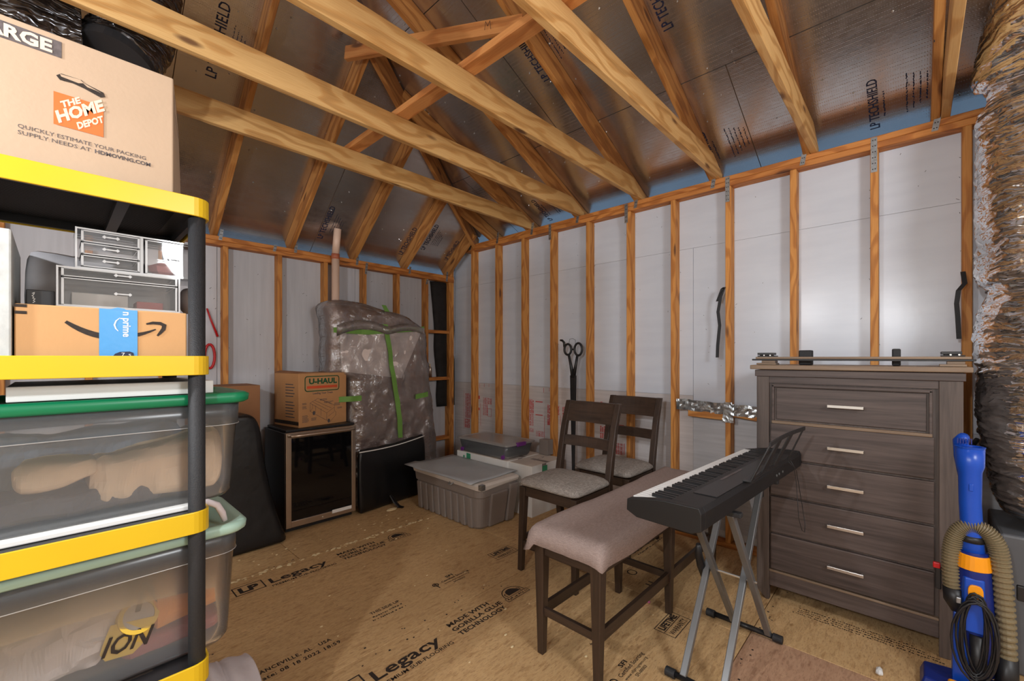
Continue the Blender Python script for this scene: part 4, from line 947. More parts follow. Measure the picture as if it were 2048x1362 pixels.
# ---- wrapped armchair
t = thing('wrapped_armchair', 'brown upholstered armchair stood on end under plastic sheeting and green tape', 'armchair', (2.25, 3.97, 0))
def wy(x, z): return 3.80+.022*noise.noise(Vector((x*3.2, 0, z*2.3)))+.012*noise.noise(Vector((x*11, 3, z*7)))-.03*max(0, z-1.7)*4*.2
def wrapped(off, fine=1.0):
    mb = MB(); rs = []; N = 84
    for k in range(N):
        z = .002+(1.925-off)*k/(N-1); s = z/1.93
        xa = 1.735-.06*s+off+(.03*math.sin(z*5)*.5); xb = 2.91-.20*s**1.2-off
        if z > 1.60: xb -= .62*((z-1.60)/.33)**2.6
        if z > 1.88: xa += .05*((z-1.88)/.05)
        ya, yb = 3.80+off*1.2, 4.085
        if z < 1.28: xa = max(xa, 1.875+off-.22*max(0, (z-1.22)/.06)) if z < 1.28 else xa
        ring = []
        M1 = 56
        for j in range(M1): 
            x = xa+(xb-xa)*j/(M1-1); e = min(j, M1-1-j)/(M1-1); rd = .05*max(0, 1-e*10)**2
            tp = .10*max(0, (z-1.80)/.13)**2
            ring.append((x, wy(x, z)+off*1.2+rd+tp, z+(.018*math.sin(x*7+1) if k > N-4 else 0)))
        for j in range(8): 
            x = xb-(xb-xa)*j/7; ring.append((x, yb, z))
        rs.append(ring)
    mb.rings(rs); return mb
w1 = wrapped(0)
for p in w1.v: p += noise.noise_vector(p*8)*.012+noise.noise_vector(p*26)*.006
mk('plastic_sheet', w1, 'wrap', t, smooth=True)
inner = wrapped(.045); 
mk('upholstery', inner, 'brownuph', t, smooth=True)
mk('pale_panel', MB().hexa([(1.80, 3.812, 1.28), (2.42, 3.812, 1.20), (2.42, 3.83, 1.20), (1.80, 3.83, 1.28)], [(1.78, 3.812, 1.70), (2.68, 3.812, 1.72), (2.68, 3.83, 1.72), (1.78, 3.83, 1.70)]), 'tissue', t)
def tapeline(pts, wd, horiz):
    mb = MB(); rs = []
    for i in range(len(pts)-1):
        n = 10
        for k in range(n+(i == len(pts)-2)):
            u = k/n; x = pts[i][0]*(1-u)+pts[i+1][0]*u; z = pts[i][1]*(1-u)+pts[i+1][1]*u
            a = (x, z-wd/2) if horiz else (x-wd/2, z); b = (x, z+wd/2) if horiz else (x+wd/2, z)
            rs.append([(a[0], wy(*a)-.012, a[1]), (b[0], wy(*b)-.012, b[1])])
    mb.rings(rs, cap=False, closed=False); mk('green_tape', mb, 'greentape', t, solid=.001)
tapeline([(1.70, 1.655), (2.05, 1.650), (2.68, 1.715)], .045, True); tapeline([(2.22, 1.735), (2.28, 1.45), (2.30, 1.28), (2.36, .95), (2.40, .60)], .05, False)
tapeline([(1.74, 1.03), (1.97, 1.03)], .05, True); tapeline([(2.58, 1.0), (2.74, 1.02)], .05, True); tapeline([(2.20, 1.92), (2.24, 1.86)], .05, False)
mb = MB(); rs = []
for k in range(16):
    u = k/15; x = 1.73+.95*u; zt = 1.70+.015*u+(.06*math.sin(PI*min(1, u/.55)) if u < .55 else .04*math.sin(PI*(u-.55)/.45))
    rs.append([(x, wy(x, zt)-.017, zt-.10+.04*u), (x, wy(x, zt)-.02, zt)])
mb.rings(rs, cap=False, closed=False); mk('folded_sheet', mb, 'wrap', t, solid=.001, smooth=True)
# ---- black zip bag
def zy(x): return 3.615+(x-1.86)*.14
mb = MB(); rs = []
for k in range(22):
    u = k/21; x = 1.865+.80*u; h = .585-.02*math.sin(PI*u)+.035*u; y = zy(x); n1 = .02*noise.noise(Vector((x*7, 1, 0))); 
    rs.append([(x, y+.02, 0), (x, y-.005+n1, .02), (x, y+n1, .2), (x, y+.015-n1, .4), (x, y+.02, h-.03), (x, y+.05, h), (x, y+.065, h-.01), (x, y+.06, .3), (x, y+.06, 0)])
mb.rings(rs); t = thing('zip_bag', 'flat black bag with white piping leaning before the wrapped armchair', 'bag', (2.25, 3.70, 0))
mb.jitter(.008, 9, 2); 
for p in mb.v: p.z = max(p.z, .001)
mk('bag_body', mb, 'blackcloth', t, smooth=True, subd=1)
mk('piping', MB().tube([(1.87+.77*k/14, zy(1.87+.77*k/14)+.008, .560-.02*math.sin(PI*k/14)+.035*k/14) for k in range(15)], .005, 8), 'white', t, smooth=True)
mk('strap', MB().tube([(2.18, 3.62, .11), (2.20, 3.58, .05), (2.22, 3.54, .012), (2.235, 3.50, .01)], [.02, .025, .025, .022], 8, flat=.35), 'blackcloth', t)

# ================================================================== boxes by the right wall
t = thing('storage_tote', 'taupe lidded tote with ribbed sides on the floor', 'tote', (2.56, 3.02, 0))
R = [rrect(2.375, 2.745, 2.60, 3.42, .06, 0), rrect(2.365, 2.755, 2.585, 3.435, .06, .02), rrect(2.345, 2.775, 2.56, 3.46, .06, .265), rrect(2.335, 2.785, 2.548, 3.472, .06, .27), rrect(2.328, 2.792, 2.54, 3.48, .06, .36)]
mk('tub', MB().rings(R), 'taupe', t, bevel=.004)
for k in range(9):
    y = 2.66+.088*k; mk('rib', MB().hexa([(2.352, y, .005), (2.352, y+.055, .005), (2.38, y+.055, .005), (2.38, y, .005)], [(2.334, y-.002, .258), (2.334, y+.057, .258), (2.38, y+.057, .258), (2.38, y-.002, .258)]), 'taupe', t, bevel=.008, seg=3)
mk('handle_pocket', MB().hexa([(2.47, 2.575, .005), (2.65, 2.575, .005), (2.65, 2.61, .005), (2.47, 2.61, .005)], [(2.46, 2.532, .29), (2.66, 2.532, .29), (2.66, 2.60, .29), (2.46, 2.60, .29)]), 'taupe', t, bevel=.012, seg=3)
mk('handle_pocket', MB().hexa([(2.66, 2.56, .005), (2.75, 2.56, .005), (2.75, 2.61, .005), (2.66, 2.61, .005)], [(2.67, 2.522, .33), (2.775, 2.522, .33), (2.775, 2.60, .33), (2.67, 2.60, .33)]), 'taupe', t, bevel=.012, seg=3)
mb = MB().rings([rrect(2.322, 2.80, 2.525, 3.49, .06, .345), rrect(2.315, 2.805, 2.515, 3.495, .06, .375), rrect(2.34, 2.785, 2.54, 3.47, .05, .388)])
for p in mb.v:
    if p.z < .36 and p.y < 2.7: p.z += .012*math.sin(p.x*26)
mk('lid', mb, 'beigetop', t, smooth=False, bevel=.003)
mk('latch', MB().tube([(2.325, 2.86, .35), (2.30, 2.87, .335), (2.30, 2.90, .335), (2.325, 2.91, .35)], .005, 8), 'zinc', t, smooth=True)
mk('silver_patch', MB().box(2.318, 2.36, 2.508, 2.545, .35, .392), 'silver', t)
mb = MB(); rs = []
for k in range(14):
    y = 2.585+.945*k/13; rs.append([(2.27+(.58)*j/10, y+(.03*j/10 if k == 0 else 0), .3975+.006*math.sin(j*.9+k*.4)*(.4+.6*(j < 3))+(.010 if k > 10 and j < 3 else 0)) for j in range(11)])
mb.rings(rs, cap=False, closed=False); o = mk('grey_sheet', mb, 'greymat', solid=.004, smooth=True); tag(o, 'flat grey sheet lying over the taupe tote lid', 'sheet')
def carton(label, x0, x1, y0, y1, h, grn):
    t = thing('white_carton', label, 'box', ((x0+x1)/2, (y0+y1)/2, 0))
    mk('carton', MB().box(x0, x1, y0, y1, 0, h), 'whitebox', t, bevel=.003)
    mk('top_flap', MB().box(x0+.003, (x0+x1)/2-.002, y0+.003, y1-.003, h, h+.004), 'beigetop', t); mk('top_flap', MB().box((x0+x1)/2+.002, x1-.003, y0+.003, y1-.003, h, h+.004), 'beigetop', t)
    mk('packing_tape', MB().box((x0+x1)/2-.025, (x0+x1)/2+.025, y0-.001, y0+.20, h+.004, h+.0048).box((x0+x1)/2-.09, (x0+x1)/2-.03, y0-.001, y0, h-.07, h+.003), 'taupe', t)
    mk('printed_patch', grn, 'greenprint2', t); return t
M['greenprint2'] = plain('green_patch', srgb(60, 150, 110), .6)
carton('white carton with green patch beneath the low clear bin', 2.855, 3.325, 2.74, 3.46, .452, MB().box(2.8535, 2.8548, 3.25, 3.31, .36, .448).box(2.8535, 2.8548, 3.34, 3.36, .36, .42))
t = carton('white carton with taped top flaps behind the nearest chair', 2.875, 3.335, 2.46, 2.735, .447, MB().box(3.02, 3.09, 2.4585, 2.4598, .38, .43))
mk('marker_scribble', MB().line([(0, 0), (.06, .01), (.12, .005), (.17, .02), (.15, .045)], (3.07, 2.60, .4515), X, Y, .005), 'ink', t)
o = mk('small_taupe_box', MB().box(3.30, 3.385, 2.62, 2.73, .4525, .60), 'taupe', bevel=.004); tag(o, 'small taupe box between the clear bin and a stud', 'box')
t = thing('underbed_bin', 'low clear bin with purple latches on the white carton', 'bin', (3.05, 3.08, .457))
z0 = .4575
mk('tub', MB().rings([rrect(2.875, 3.205, 2.78, 3.40, .04, z0), rrect(2.865, 3.215, 2.765, 3.415, .04, z0+.02), rrect(2.850, 3.235, 2.745, 3.435, .035, z0+.128)], cap=False), 'tote_clear', t, smooth=True, solid=.002)
mk('lid', MB().rings([rrect(2.838, 3.247, 2.73, 3.45, .03, z0+.125), rrect(2.836, 3.249, 2.728, 3.452, .03, z0+.142), rrect(2.87, 3.215, 2.765, 3.415, .03, z0+.150), rrect(2.88, 3.205, 2.775, 3.405, .03, z0+.144)]), 'hazelid', t, smooth=False, bevel=.002)
mk('latch', MB().box(2.97, 3.09, 2.712, 2.745, z0+.115, z0+.153), 'purple', t, bevel=.008, seg=3)
for y in (2.80, 3.38): mk('wheel', MB().cyl((2.850, y, z0+.022), (2.866, y, z0+.022), .02, 16), 'purple', t, bevel=.002)
lump('white_cloth', [(2.90+.25*k/9, z0+.022, z0+.10+.01*math.sin(k)) for k in range(10)], 2.83, 3.05, 'white', 'white cloth inside the low clear bin', 'cloth', 4, .012, 20)
lump('grey_cloth', [(2.90+.27*k/9, z0+.022, z0+.085) for k in range(10)], 3.08, 3.37, 'navy', 'grey-blue cloth at far end inside low clear bin', 'cloth', 14, .010)

# ================================================================== chairs
def make_chair(x, y, label):
    t = thing('counter_chair', label, 'chair', (x+.2, y, 0), 'counter chairs behind the bench')
    yl, yr = y+.205, y-.205
    for s, yy in ((1, yl), (-1, yr)):
        mk('leg', MB().hexa([(x-.018, yy+s*.012-.017, 0), (x+.016, yy+s*.012-.017, 0), (x+.016, yy+s*.012+.017, 0), (x-.018, yy+s*.012+.017, 0)], [(x-.005, yy-.023, .555), (x+.042, yy-.023, .555), (x+.042, yy+.023, .555), (x-.005, yy+.023, .555)]), 'esp_z', t, bevel=.003)
        pts = [(.47, 0, .018), (.415, .30, .021), (.40, .56, .023), (.43, .72, .021), (.475, .92, .019), (.535, 1.09, .017)]
        rs = [[(x+a-r, yy-.021, z), (x+a+r, yy-.021, z), (x+a+r, yy+.021, z), (x+a-r, yy+.021, z)] for a, z, r in pts]
        mk('leg', MB().rings(rs), 'esp_z', t, bevel=.003)
    for yy in (yl, yr): mk('seat_rail', MB().box(x+.03, x+.385, yy-.014, yy+.014, .495, .555), 'esp_x', t, bevel=.002); mk('stretcher', MB().box(x+.01, x+.425, yy-.010, yy+.010, .20, .235), 'esp_x', t, bevel=.002)
    mk('seat_rail', MB().box(x+.005, x+.033, yr+.02, yl-.02, .495, .555), 'esp_y', t, bevel=.002); mk('seat_rail', MB().box(x+.385, x+.41, yr+.02, yl-.02, .495, .555), 'esp_y', t, bevel=.002)
    mk('stretcher', MB().box(x-.004, x+.016, yr+.01, yl-.01, .155, .20), 'esp_y', t, bevel=.002); mk('stretcher', MB().box(x+.42, x+.44, yr+.01, yl-.01, .20, .235), 'esp_y', t, bevel=.002)
    def rail(za, zb, xa, xb, th=.020):
        rs = []
        for k in range(11):
            u = k/10; yy = yr+.01+(yl-yr-.02)*u; c = .022*math.sin(PI*u)
            rs.append([(x+xa+c-th/2, yy, za), (x+xa+c+th/2, yy, za), (x+xb+c+th/2, yy, zb), (x+xb+c-th/2, yy, zb)])
        return MB().rings(rs)
    mk('top_rail', rail(.945, 1.088, .482, .535, .026), 'esp_y', t, bevel=.003); mk('back_slat', rail(.775, .845, .440, .458), 'esp_y', t, bevel=.002)
    mk('seat', MB().rings([rrect(x-.015, x+.395, yr-.025, yl+.025, .05, .556), rrect(x-.030, x+.40, yr-.040, yl+.040, .06, .578), rrect(x-.020, x+.395, yr-.030, yl+.030, .07, .606), rrect(x+.05, x+.34, yr+.05, yl-.05, .09, .632)]), 'seatfab', t, smooth=True, subd=1)
    return t
make_chair(2.13, 1.70, 'nearer grey-seated dark wood chair beside the bench')
make_chair(2.745, 1.685, 'farther grey-seated dark wood chair against the wall studs')

# ================================================================== bench
t = thing('bench', 'long dark wood bench with square tapered legs', 'bench', (2.3, 1.15, 0))
BX = [1.60, 2.325, 3.02]
for x in BX:
    for yy, s in ((1.305, 1), (.995, -1)):
        b = .016; tp = .027
        mk('leg', MB().hexa([(x-b, yy-b, 0), (x+b, yy-b, 0), (x+b, yy+b, 0), (x-b, yy+b, 0)], [(x-tp, yy-tp, .545), (x+tp, yy-tp, .545), (x+tp, yy+tp, .545), (x-tp, yy+tp, .545)]), 'esp_z', t, bevel=.003)
for yy in (1.305, .995): mk('side_rail', MB().box(1.62, 3.0, yy-.012, yy+.012, .475, .545), 'esp_x', t, bevel=.002); mk('stretcher', MB().box(1.61, 3.01, yy-.010, yy+.010, .178, .232), 'esp_x', t, bevel=.002)
for x in BX: mk('stretcher', MB().box(x-.010, x+.010, 1.0, 1.30, .188, .225), 'esp_y', t, bevel=.002)
for x in (1.60, 3.02): mk('end_rail', MB().box(x-.012, x+.012, 1.0, 1.30, .475, .545), 'esp_y', t, bevel=.002)
mk('seat_board', MB().box(1.575, 3.045, .965, 1.335, .545, .556), 'esp_x', t, bevel=.003)
mb = MB(); rs = []
NX, NYy = 44, 18
for i in range(NX):
    u = i/(NX-1); x = 1.50+1.585*u; r = []
    for j in range(NYy):
        v = j/(NYy-1); y = .905+.47*v
        e = min(v, 1-v)*.47; ex = min(u, 1-u)*1.585
        drop = .085*max(0, 1-e/.05)**1.5+.075*max(0, 1-ex/.05)**1.5
        pull_y = (.5-v)*2*.020*max(0, 1-e/.05)
        z = .622-min(.082, drop)+.006*noise.noise(Vector((x*5, y*5, 1)))+.005*noise.noise(Vector((x*2, y*14, 3)))
        y2 = y+pull_y+.008*noise.noise(Vector((x*6, v*3, 7)))*(1 if e < .05 else 0)
        x2 = x+(.02 if u < .5 else -.02)*max(0, 1-ex/.05)
        if i == 0 and j > NYy-4: z -= .035; 
        if i < 2 and j < 3: z -= .006
        r.append((x2, y2, z))
    rs.append(r)
mb.rings(rs, cap=False, closed=False)
o = mk('bench_cover', mb, 'cover', solid=.006, smooth=True); tag(o, 'mauve linen cover draped over the long bench', 'cover')
mk('cushion', MB().rings([rrect(1.55, 3.04, .955, 1.345, .03, .5565), rrect(1.545, 3.045, .95, 1.35, .04, .585), rrect(1.56, 3.03, .965, 1.335, .04, .608)]), 'cover', t, smooth=True)

# ================================================================== keyboard on stand
KP = Vector((1.512, .535, 0)); KU = Vector((.9986, -.0533, 0)); KW = Vector((.0533, .9986, 0))
KM = Matrix(((KU.x, KW.x, 0, KP.x), (KU.y, KW.y, 0, KP.y), (0, 0, 1, 0), (0, 0, 0, 1)))
t = thing('digital_piano', 'black digital piano with white keys on a folding stand', 'keyboard', (2.17, .63, .80))
KL = 1.325
def kprism(prof, a, b): return MB().prism([(p[0], p[1]) for p in prof], 0, a, b, KM)
mk('case', kprism([(.035, .797), (0, .812), (0, .872), (.008, .890), (.125, .888), (.130, .846), (.283, .842), (.283, .815), (.245, .800)], .036, KL-.036), 'piano', t, bevel=.002)
for a, b in ((0, .0355), (KL-.0355, KL)): mk('end_cap', kprism([(.035, .797), (0, .812), (0, .872), (.008, .892), (.13, .889), (.175, .884), (.286, .862), (.288, .818), (.245, .799)], a, b), 'piano', t, bevel=.003)
mk('panel_strip', kprism([(.012, .8905), (.012, .893), (.10, .8915), (.10, .889)], .17, KL-.16), 'black', t)
kw = (KL-.076)/52
def kmesh(name, x0, x1, y0, y1, z0, z1, mat, bv):
    bm = bmesh.new(); bmesh.ops.create_cube(bm, size=1)
    for v in bm.verts: v.co = Vector(((v.co.x+.5)*(x1-x0), (v.co.y+.5)*(y1-y0), (v.co.z+.5)*(z1-z0)))
    bmesh.ops.bevel(bm, geom=bm.edges[:], offset=bv, segments=1, affect='EDGES'); me = bpy.data.meshes.new(name); bm.to_mesh(me); bm.free(); me.materials.append(M[mat]); return me
wm = kmesh('white_key', 0, kw-.0012, 0, .148, 0, .020, 'keyw', .0012); bm_ = kmesh('black_key', 0, .0125, 0, .092, 0, .014, 'black', .0018)
def kput(name, me, lx, ly, z):
    o = bpy.data.objects.new(name, me); COL.objects.link(o); o.parent = t
    m = KM.copy(); p = KM @ Vector((lx, ly, z)); m.translation = p-ORG[t.name]; o.matrix_local = m; ORG[o.name] = None
for k in range(52):
    lx = KL-.038-(k+1)*kw; kput('white_key', wm, lx, .133, .8465)
    if k < 51 and (k % 7) not in (1, 4): kput('black_key', bm_, lx-.0065, .133, .8655)
mk('button_row', MB().prism([(.085, .8920), (.085, .8935), (.095, .8935), (.095, .892)], 0, .42, .66, KM), 'ink2', t)
mb = MB()
for lx in (.86, .90, .96): mb.cyl(KM @ Vector((lx, -.001, .845)), KM @ Vector((lx, -.004, .845)), .006, 10)
mk('socket', mb, 'zinc', t)
# music rest
mt = thing('music_rest', 'black openwork music rest standing on the digital piano', 'music rest', (2.23, .5, .893))
lean = lambda u, h: Vector((1.975+.53*u, .500-.03*u-.075*h/.175+.012*math.sin(PI*u), .893+h))
def bar(u0, h0, u1, h1, w_=.012, n=2):
    mb = MB(); rs = []
    d = lean(u1, h1)-lean(u0, h0); 
    for k in range(n+1):
        q = k/n; p = lean(u0+(u1-u0)*q, h0+(h1-h0)*q)
        rs.append([p+Vector(v) for v in ((-w_/2, -.003, 0), (w_/2, -.003, 0), (w_/2, .003, 0), (-w_/2, .003, 0))]) if abs(u1-u0) < .2 else rs.append([p+Vector(v) for v in ((0, -.003, -w_/2), (0, .003, -w_/2), (0, .003, w_/2), (0, -.003, w_/2))])
    return mb.rings(rs)
mk('frame_bar', bar(0, .005, .03, .165, .03), 'black', mt, bevel=.001); mk('frame_bar', bar(1, .005, .97, .165, .02), 'black', mt, bevel=.001)
mk('top_bar', bar(.0, .165, 1.0, .172, .018, 8), 'black', mt, bevel=.001); mk('bottom_bar', bar(0, .008, 1, .008, .02, 4), 'black', mt, bevel=.001)
for a, b in ((.30, .08), (.62, .08)): mk('slat', bar(a+.05, .012, a+.05, .165, .085), 'black', mt)
mk('ledge', MB().box(1.965, 2.49, .492, .528, .893, .900), 'black', mt, bevel=.002)
o = mk('thin_cable', MB().tube([(2.50, .47, .90), (2.53, .445, .86), (2.55, .44, .80), (2.53, .43, .70), (2.50, .42, .62), (2.52, .41, .56), (2.56, .405, .54), (2.60, .41, .57), (2.59, .42, .66), (2.575, .43, .75), (2.56, .44, .84), (2.53, .46, .893)], .0016, 6), 'black', smooth=True); tag(o, 'thin black cable looping down behind the digital piano', 'cable')
# stand
t = thing('keyboard_stand', 'folding double-X metal stand under the digital piano', 'stand', (2.15, .64, 0))
def sq(p, q, w_, mat, nm='leg'):
    p, q = Vector(p), Vector(q); d = (q-p).normalized(); u = Vector((0, 1, 0)); v = d.cross(u).normalized(); a = w_/2
    rs = [[c+u*i*a+v*j*a for i, j in ((-1, -1), (1, -1), (1, 1), (-1, 1))] for c in (p, q)]
    return mk(nm, MB().rings(rs), mat, t, bevel=.003)
for y in (.735, .575): sq((1.865, y, .03), (2.47, y, .785), .027, 'tube_sheen')
for y in (.70, .54): sq((2.445, y, .03), (1.85, y, .785), .027, 'tube_sheen')
for x, ya, yb in ((1.865, .80, .44), (2.45, .825, .49)):
    mk('foot_bar', MB().cyl((x, ya, .022), (x, yb, .022), .013, 16), 'black', t, smooth=True)
    for a, b in ((ya+.012, ya-.03), (yb-.012, yb+.03)): mk('rubber_foot', MB().cyl((x, a, .020), (x, b, .020), .0195, 16), 'blackmatte', t, bevel=.002)
for x, ya, yb in ((2.47, .80, .50), (1.855, .80, .50)): mk('support_bar', MB().box(x-.016, x+.016, yb, ya, .778, .797), 'blackmatte', t, bevel=.004)
mk('pivot_bolt', MB().cyl((2.158, .76, .40), (2.158, .52, .40), .006, 10), 'chrome', t)
mk('locking_lever', MB().tube([(2.10, .755, .52), (2.13, .765, .46), (2.15, .76, .40), (2.17, .755, .34)], [.012, .018, .02, .012], 10), 'black', t, smooth=True)
mk('slotted_arm', MB().box(2.60, 2.625, .60, .607, .66, .785), 'black', t)
mk('slotted_arm', MB().box(1.90, 1.925, .86, .866, .665, .785), 'black', t)

# ================================================================== dresser
t = thing('dresser', 'tall grey-brown wood dresser with five drawers', 'dresser', (3.1, .27, 0))
X0, X1, YL, YR = 2.86, 3.32, .690, -.158
mk('carcass', MB().box(X0+.012, X1, YR+.01, YL-.01, .09, 1.30), 'dr_z', t)
for ya, yb in ((YL, .626), (-.078, YR)):
    s = 1 if ya > yb else -1
    mk('post', MB().prism([(YL if ya == YL else YR, .05), (YL if ya == YL else YR, 1.30), (yb if ya == YL else ya, 1.30), (yb if ya == YL else ya, .0), ((YL-.045) if ya == YL else (YR+.045), 0)], 0, X0-.006, X0+.03), 'dr_z', t, bevel=.003)
    yc = (YL if ya == YL else YR)
mk('post', MB().box(X1-.04, X1, YL-.05, YL, 0, 1.30), 'dr_z', t); mk('post', MB().box(X1-.04, X1, YR, YR+.05, 0, 1.30), 'dr_z', t)
mk('side_panel', MB().box(X0+.03, X1-.04, YL-.012, YL-.002, .06, 1.30), 'dr_z', t); mk('side_panel', MB().box(X0+.03, X1-.04, YR+.002, YR+.012, .06, 1.30), 'dr_z', t)
mk('top_frieze', MB().box(X0, X0+.02, -.078, .626, 1.262, 1.30), 'dr_y', t, bevel=.001)
mk('cornice', MB().box(X0-.012, X1+.004, YR-.008, YL+.008, 1.30, 1.338), 'dr_y', t, bevel=.003)
mk('top_board', MB().box(X0-.03, X1+.01, YR-.03, YL+.03, 1.341, 1.366), 'dr_edge', t, bevel=.004)
mk('bottom_rail', MB().box(X0-.002, X0+.02, -.078, .626, .085, .168), 'dr_y', t, bevel=.002)
mk('bottom_bead', MB().box(X0-.008, X0+.015, -.078, .626, .168, .180), 'dr_edge', t, bevel=.003)
zs = [.182, .396, .612, .826, 1.036, 1.258]; zc_ = [.29, .509, .720, .925, 1.150]
for k in range(5):
    za, zb_ = zs[k]+.006, zs[k+1]-.006
    ins_ = .020 if k == 4 else .0
    ya, yb = -.062+ins_*.3, .618-ins_*.3
    d = mk('drawer', MB().box(X0+(.004 if k == 4 else -.008), X0+.012+.004, ya+(.02 if k == 4 else 0), yb-(.02 if k == 4 else 0), za+(.012 if k == 4 else 0), zb_-(.016 if k == 4 else 0)), 'dr_y', t, bevel=.004)
    if k == 4:
        mk('moulding', MB().box(X0-.006, X0+.014, ya, yb, zb_-.012, zb_+.004).box(X0-.006, X0+.014, ya, ya+.012, za, zb_).box(X0-.006, X0+.014, yb-.012, yb, za, zb_), 'dr_y', d, bevel=.003)
        mk('bead', MB().box(X0-.012, X0+.012, ya, yb, za-.012, za+.004), 'dr_edge', d, bevel=.003)
    zc = zc_[k]; yc = .272
    h = MB().box(X0-.034, X0-.026, yc-.076, yc+.076, zc-.008, zc+.008)
    for s in (-1, 1): h.box(X0-.030, X0-.004, yc+s*.070-.004, yc+s*.070+.004, zc-.005, zc+.005)
    mk('handle', h, 'chrome', d, bevel=.0015)
# bed rails on the dresser
t = thing('bed_rail', 'long metal bed frame rail with black corner brackets on the dresser', 'rail', (2.92, .25, 1.366))
mk('rail', MB().box(2.872, 2.91, -.185, .70, 1.402, 1.414), 'dr_edge', t, bevel=.002); mk('rail', MB().box(2.874, 2.90, -.20, .72, 1.392, 1.402), 'black', t, bevel=.002)
for ya, yb in ((.60, .69), (-.165, -.085)):
    mk('bracket', MB().box(2.87, 2.96, ya, yb, 1.4145, 1.421).box(2.87, 2.96, ya+.01, yb, 1.425, 1.438).box(2.88, 2.95, ya+.02, yb-.01, 1.420, 1.426), 'black', t, bevel=.002)
    mk('wood_shim', MB().box(2.87, 2.96, ya-.005, yb+.005, 1.367, 1.378).box(2.88, 2.95, ya, yb-.02, 1.378, 1.392), 'dr_edge', t, bevel=.002)
    mb = MB()
    for q in (.25, .6): mb.cyl((2.866, ya+(yb-ya)*q, 1.4225), (2.874, ya+(yb-ya)*q, 1.4225), .004, 8)
    mk('bolt', mb, 'chrome', t)
o = mk('black_block', MB().box(2.96, 3.02, .435, .498, 1.3665, 1.452), 'blackmatte', bevel=.006); tag(o, 'larger black block on the dresser nearer the left end', 'block')
o = mk('black_block', MB().box(2.96, 3.00, .058, .092, 1.3665, 1.455), 'blackmatte', bevel=.006); tag(o, 'slim black block on the dresser right of its middle', 'block')

# ================================================================== vacuum cleaner
t = thing('vacuum_cleaner', 'blue and orange upright vacuum with looped hose beside the dresser', 'vacuum', (2.62, -.16, 0))
vx, vy = 2.64, -.165
mk('wand', MB().tube([(vx, vy-.01, .56), (vx, vy-.006, .66), (vx, vy, .80), (vx, vy, .93), (vx, vy, .955), (vx, vy, 1.03)], [.038, .034, .034, .036, .043, .044], 24), 'bluep', t, smooth=True)
R = [[(vx+r*math.cos(a), vy+r*math.sin(a), z) for a in [2*PI*k/24 for k in range(24)]] for r, z in ((.044, 1.028), (.047, 1.036), (.036, 1.037), (.033, .98))]
mk('wand_cup', MB().rings(R), 'bluep', t, smooth=False, bevel=.001)
mk('grip', MB().tube([(vx+.05, vy+.022, .90), (vx+.055, vy+.026, .98), (vx+.05, vy+.024, 1.05), (vx+.03, vy+.018, 1.065), (vx+.015, vy+.012, 1.055)], [.012, .02, .026, .022, .012], 12), 'bluep', t, smooth=True)
mb = MB()
for k in range(6): mb.box(vx-.002, vx+.0, vy+.0+.008*k-.006, vy+.004+.008*k-.006, 1.045, 1.068)
mk('vent_slots', mb, 'blued', t)
mk('button', MB().box(vx-.038, vx-.030, vy-.008, vy+.006, .855, .885), 'bluep', t, bevel=.003)
mk('motor_body', MB().tube([(vx+.01, vy-.015, .10), (vx+.01, vy-.015, .25), (vx+.01, vy-.015, .40), (vx, vy-.012, .52), (vx, vy-.010, .60)], [.058, .062, .058, .052, .044], 24), 'blued', t, smooth=True)
mk('front_panel', MB().hexa([(vx-.060, vy-.040, .28), (vx-.060, vy+.022, .28), (vx-.02, vy+.03, .28), (vx-.02, vy-.05, .28)], [(vx-.052, vy-.035, .50), (vx-.052, vy+.018, .50), (vx-.02, vy+.03, .50), (vx-.02, vy-.05, .50)]), 'bluep', t, bevel=.006, seg=3)
mk('orange_band', MB().tube([(vx, vy-.010, .53), (vx, vy-.010, .59)], [.056, .050], 24), 'orange_p', t, bevel=.003)
mk('orange_badge', MB().rings([[(vx-.064+o_, vy-.012+.022*math.copysign(abs(math.cos(a))**.6, math.cos(a)), .445+.032*math.copysign(abs(math.sin(a))**.7, math.sin(a))) for a in [2*PI*k/20 for k in range(20)]] for o_ in (0, .012)]), 'orange_p', t, bevel=.002)
mk('black_column', MB().tube([(vx-.045, vy-.02, .05), (vx-.045, vy-.02, .27)], .026, 16), 'black', t, smooth=True)
H = [(vx-.01, vy+.050, .42), (vx-.01, vy+.056, .50), (vx-.01, vy+.055, .58), (vx-.01, vy+.046, .64), (vx-.01, vy+.026, .685), (vx-.01, vy-.008, .705), (vx-.01, vy-.045, .692), (vx-.01, vy-.072, .65), (vx-.01, vy-.084, .58), (vx-.01, vy-.092, .46), (vx-.005, vy-.099, .32), (vx, vy-.102, .18)]
def spline(P, n):
    out = []; P = [Vector(p) for p in P]
    for i in range(len(P)-1):
        p0, p1, p2, p3 = P[max(i-1, 0)], P[i], P[i+1], P[min(i+2, len(P)-1)]
        for k in range(n):
            u = k/n; out.append(.5*((2*p1)+(p2-p0)*u+(2*p0-5*p1+4*p2-p3)*u*u+(3*p1-p0-3*p2+p3)*u**3))
    out.append(P[-1]); return out
hp = spline(H, 24); mk('hose', MB().tube(hp, [.0275+.0035*(1 if (k//2) % 2 else -1) for k in range(len(hp))], 16), 'beigehose', t, smooth=False)
mk('hose_cuff', MB().tube([(vx-.01, vy+.050, .43), (vx-.01, vy+.046, .38), (vx-.01, vy+.03, .34)], [.034, .035, .028], 16), 'black', t, smooth=True)
mk('hose_cuff', MB().tube([(vx, vy-.102, .20), (vx, vy-.102, .03)], [.033, .035], 16), 'black', t, smooth=True)
mk('hose_cuff', MB().tube([(vx-.002, vy-.004, .640), (vx-.002, vy-.004, .665)], [.040, .036], 16), 'black', t, smooth=True)
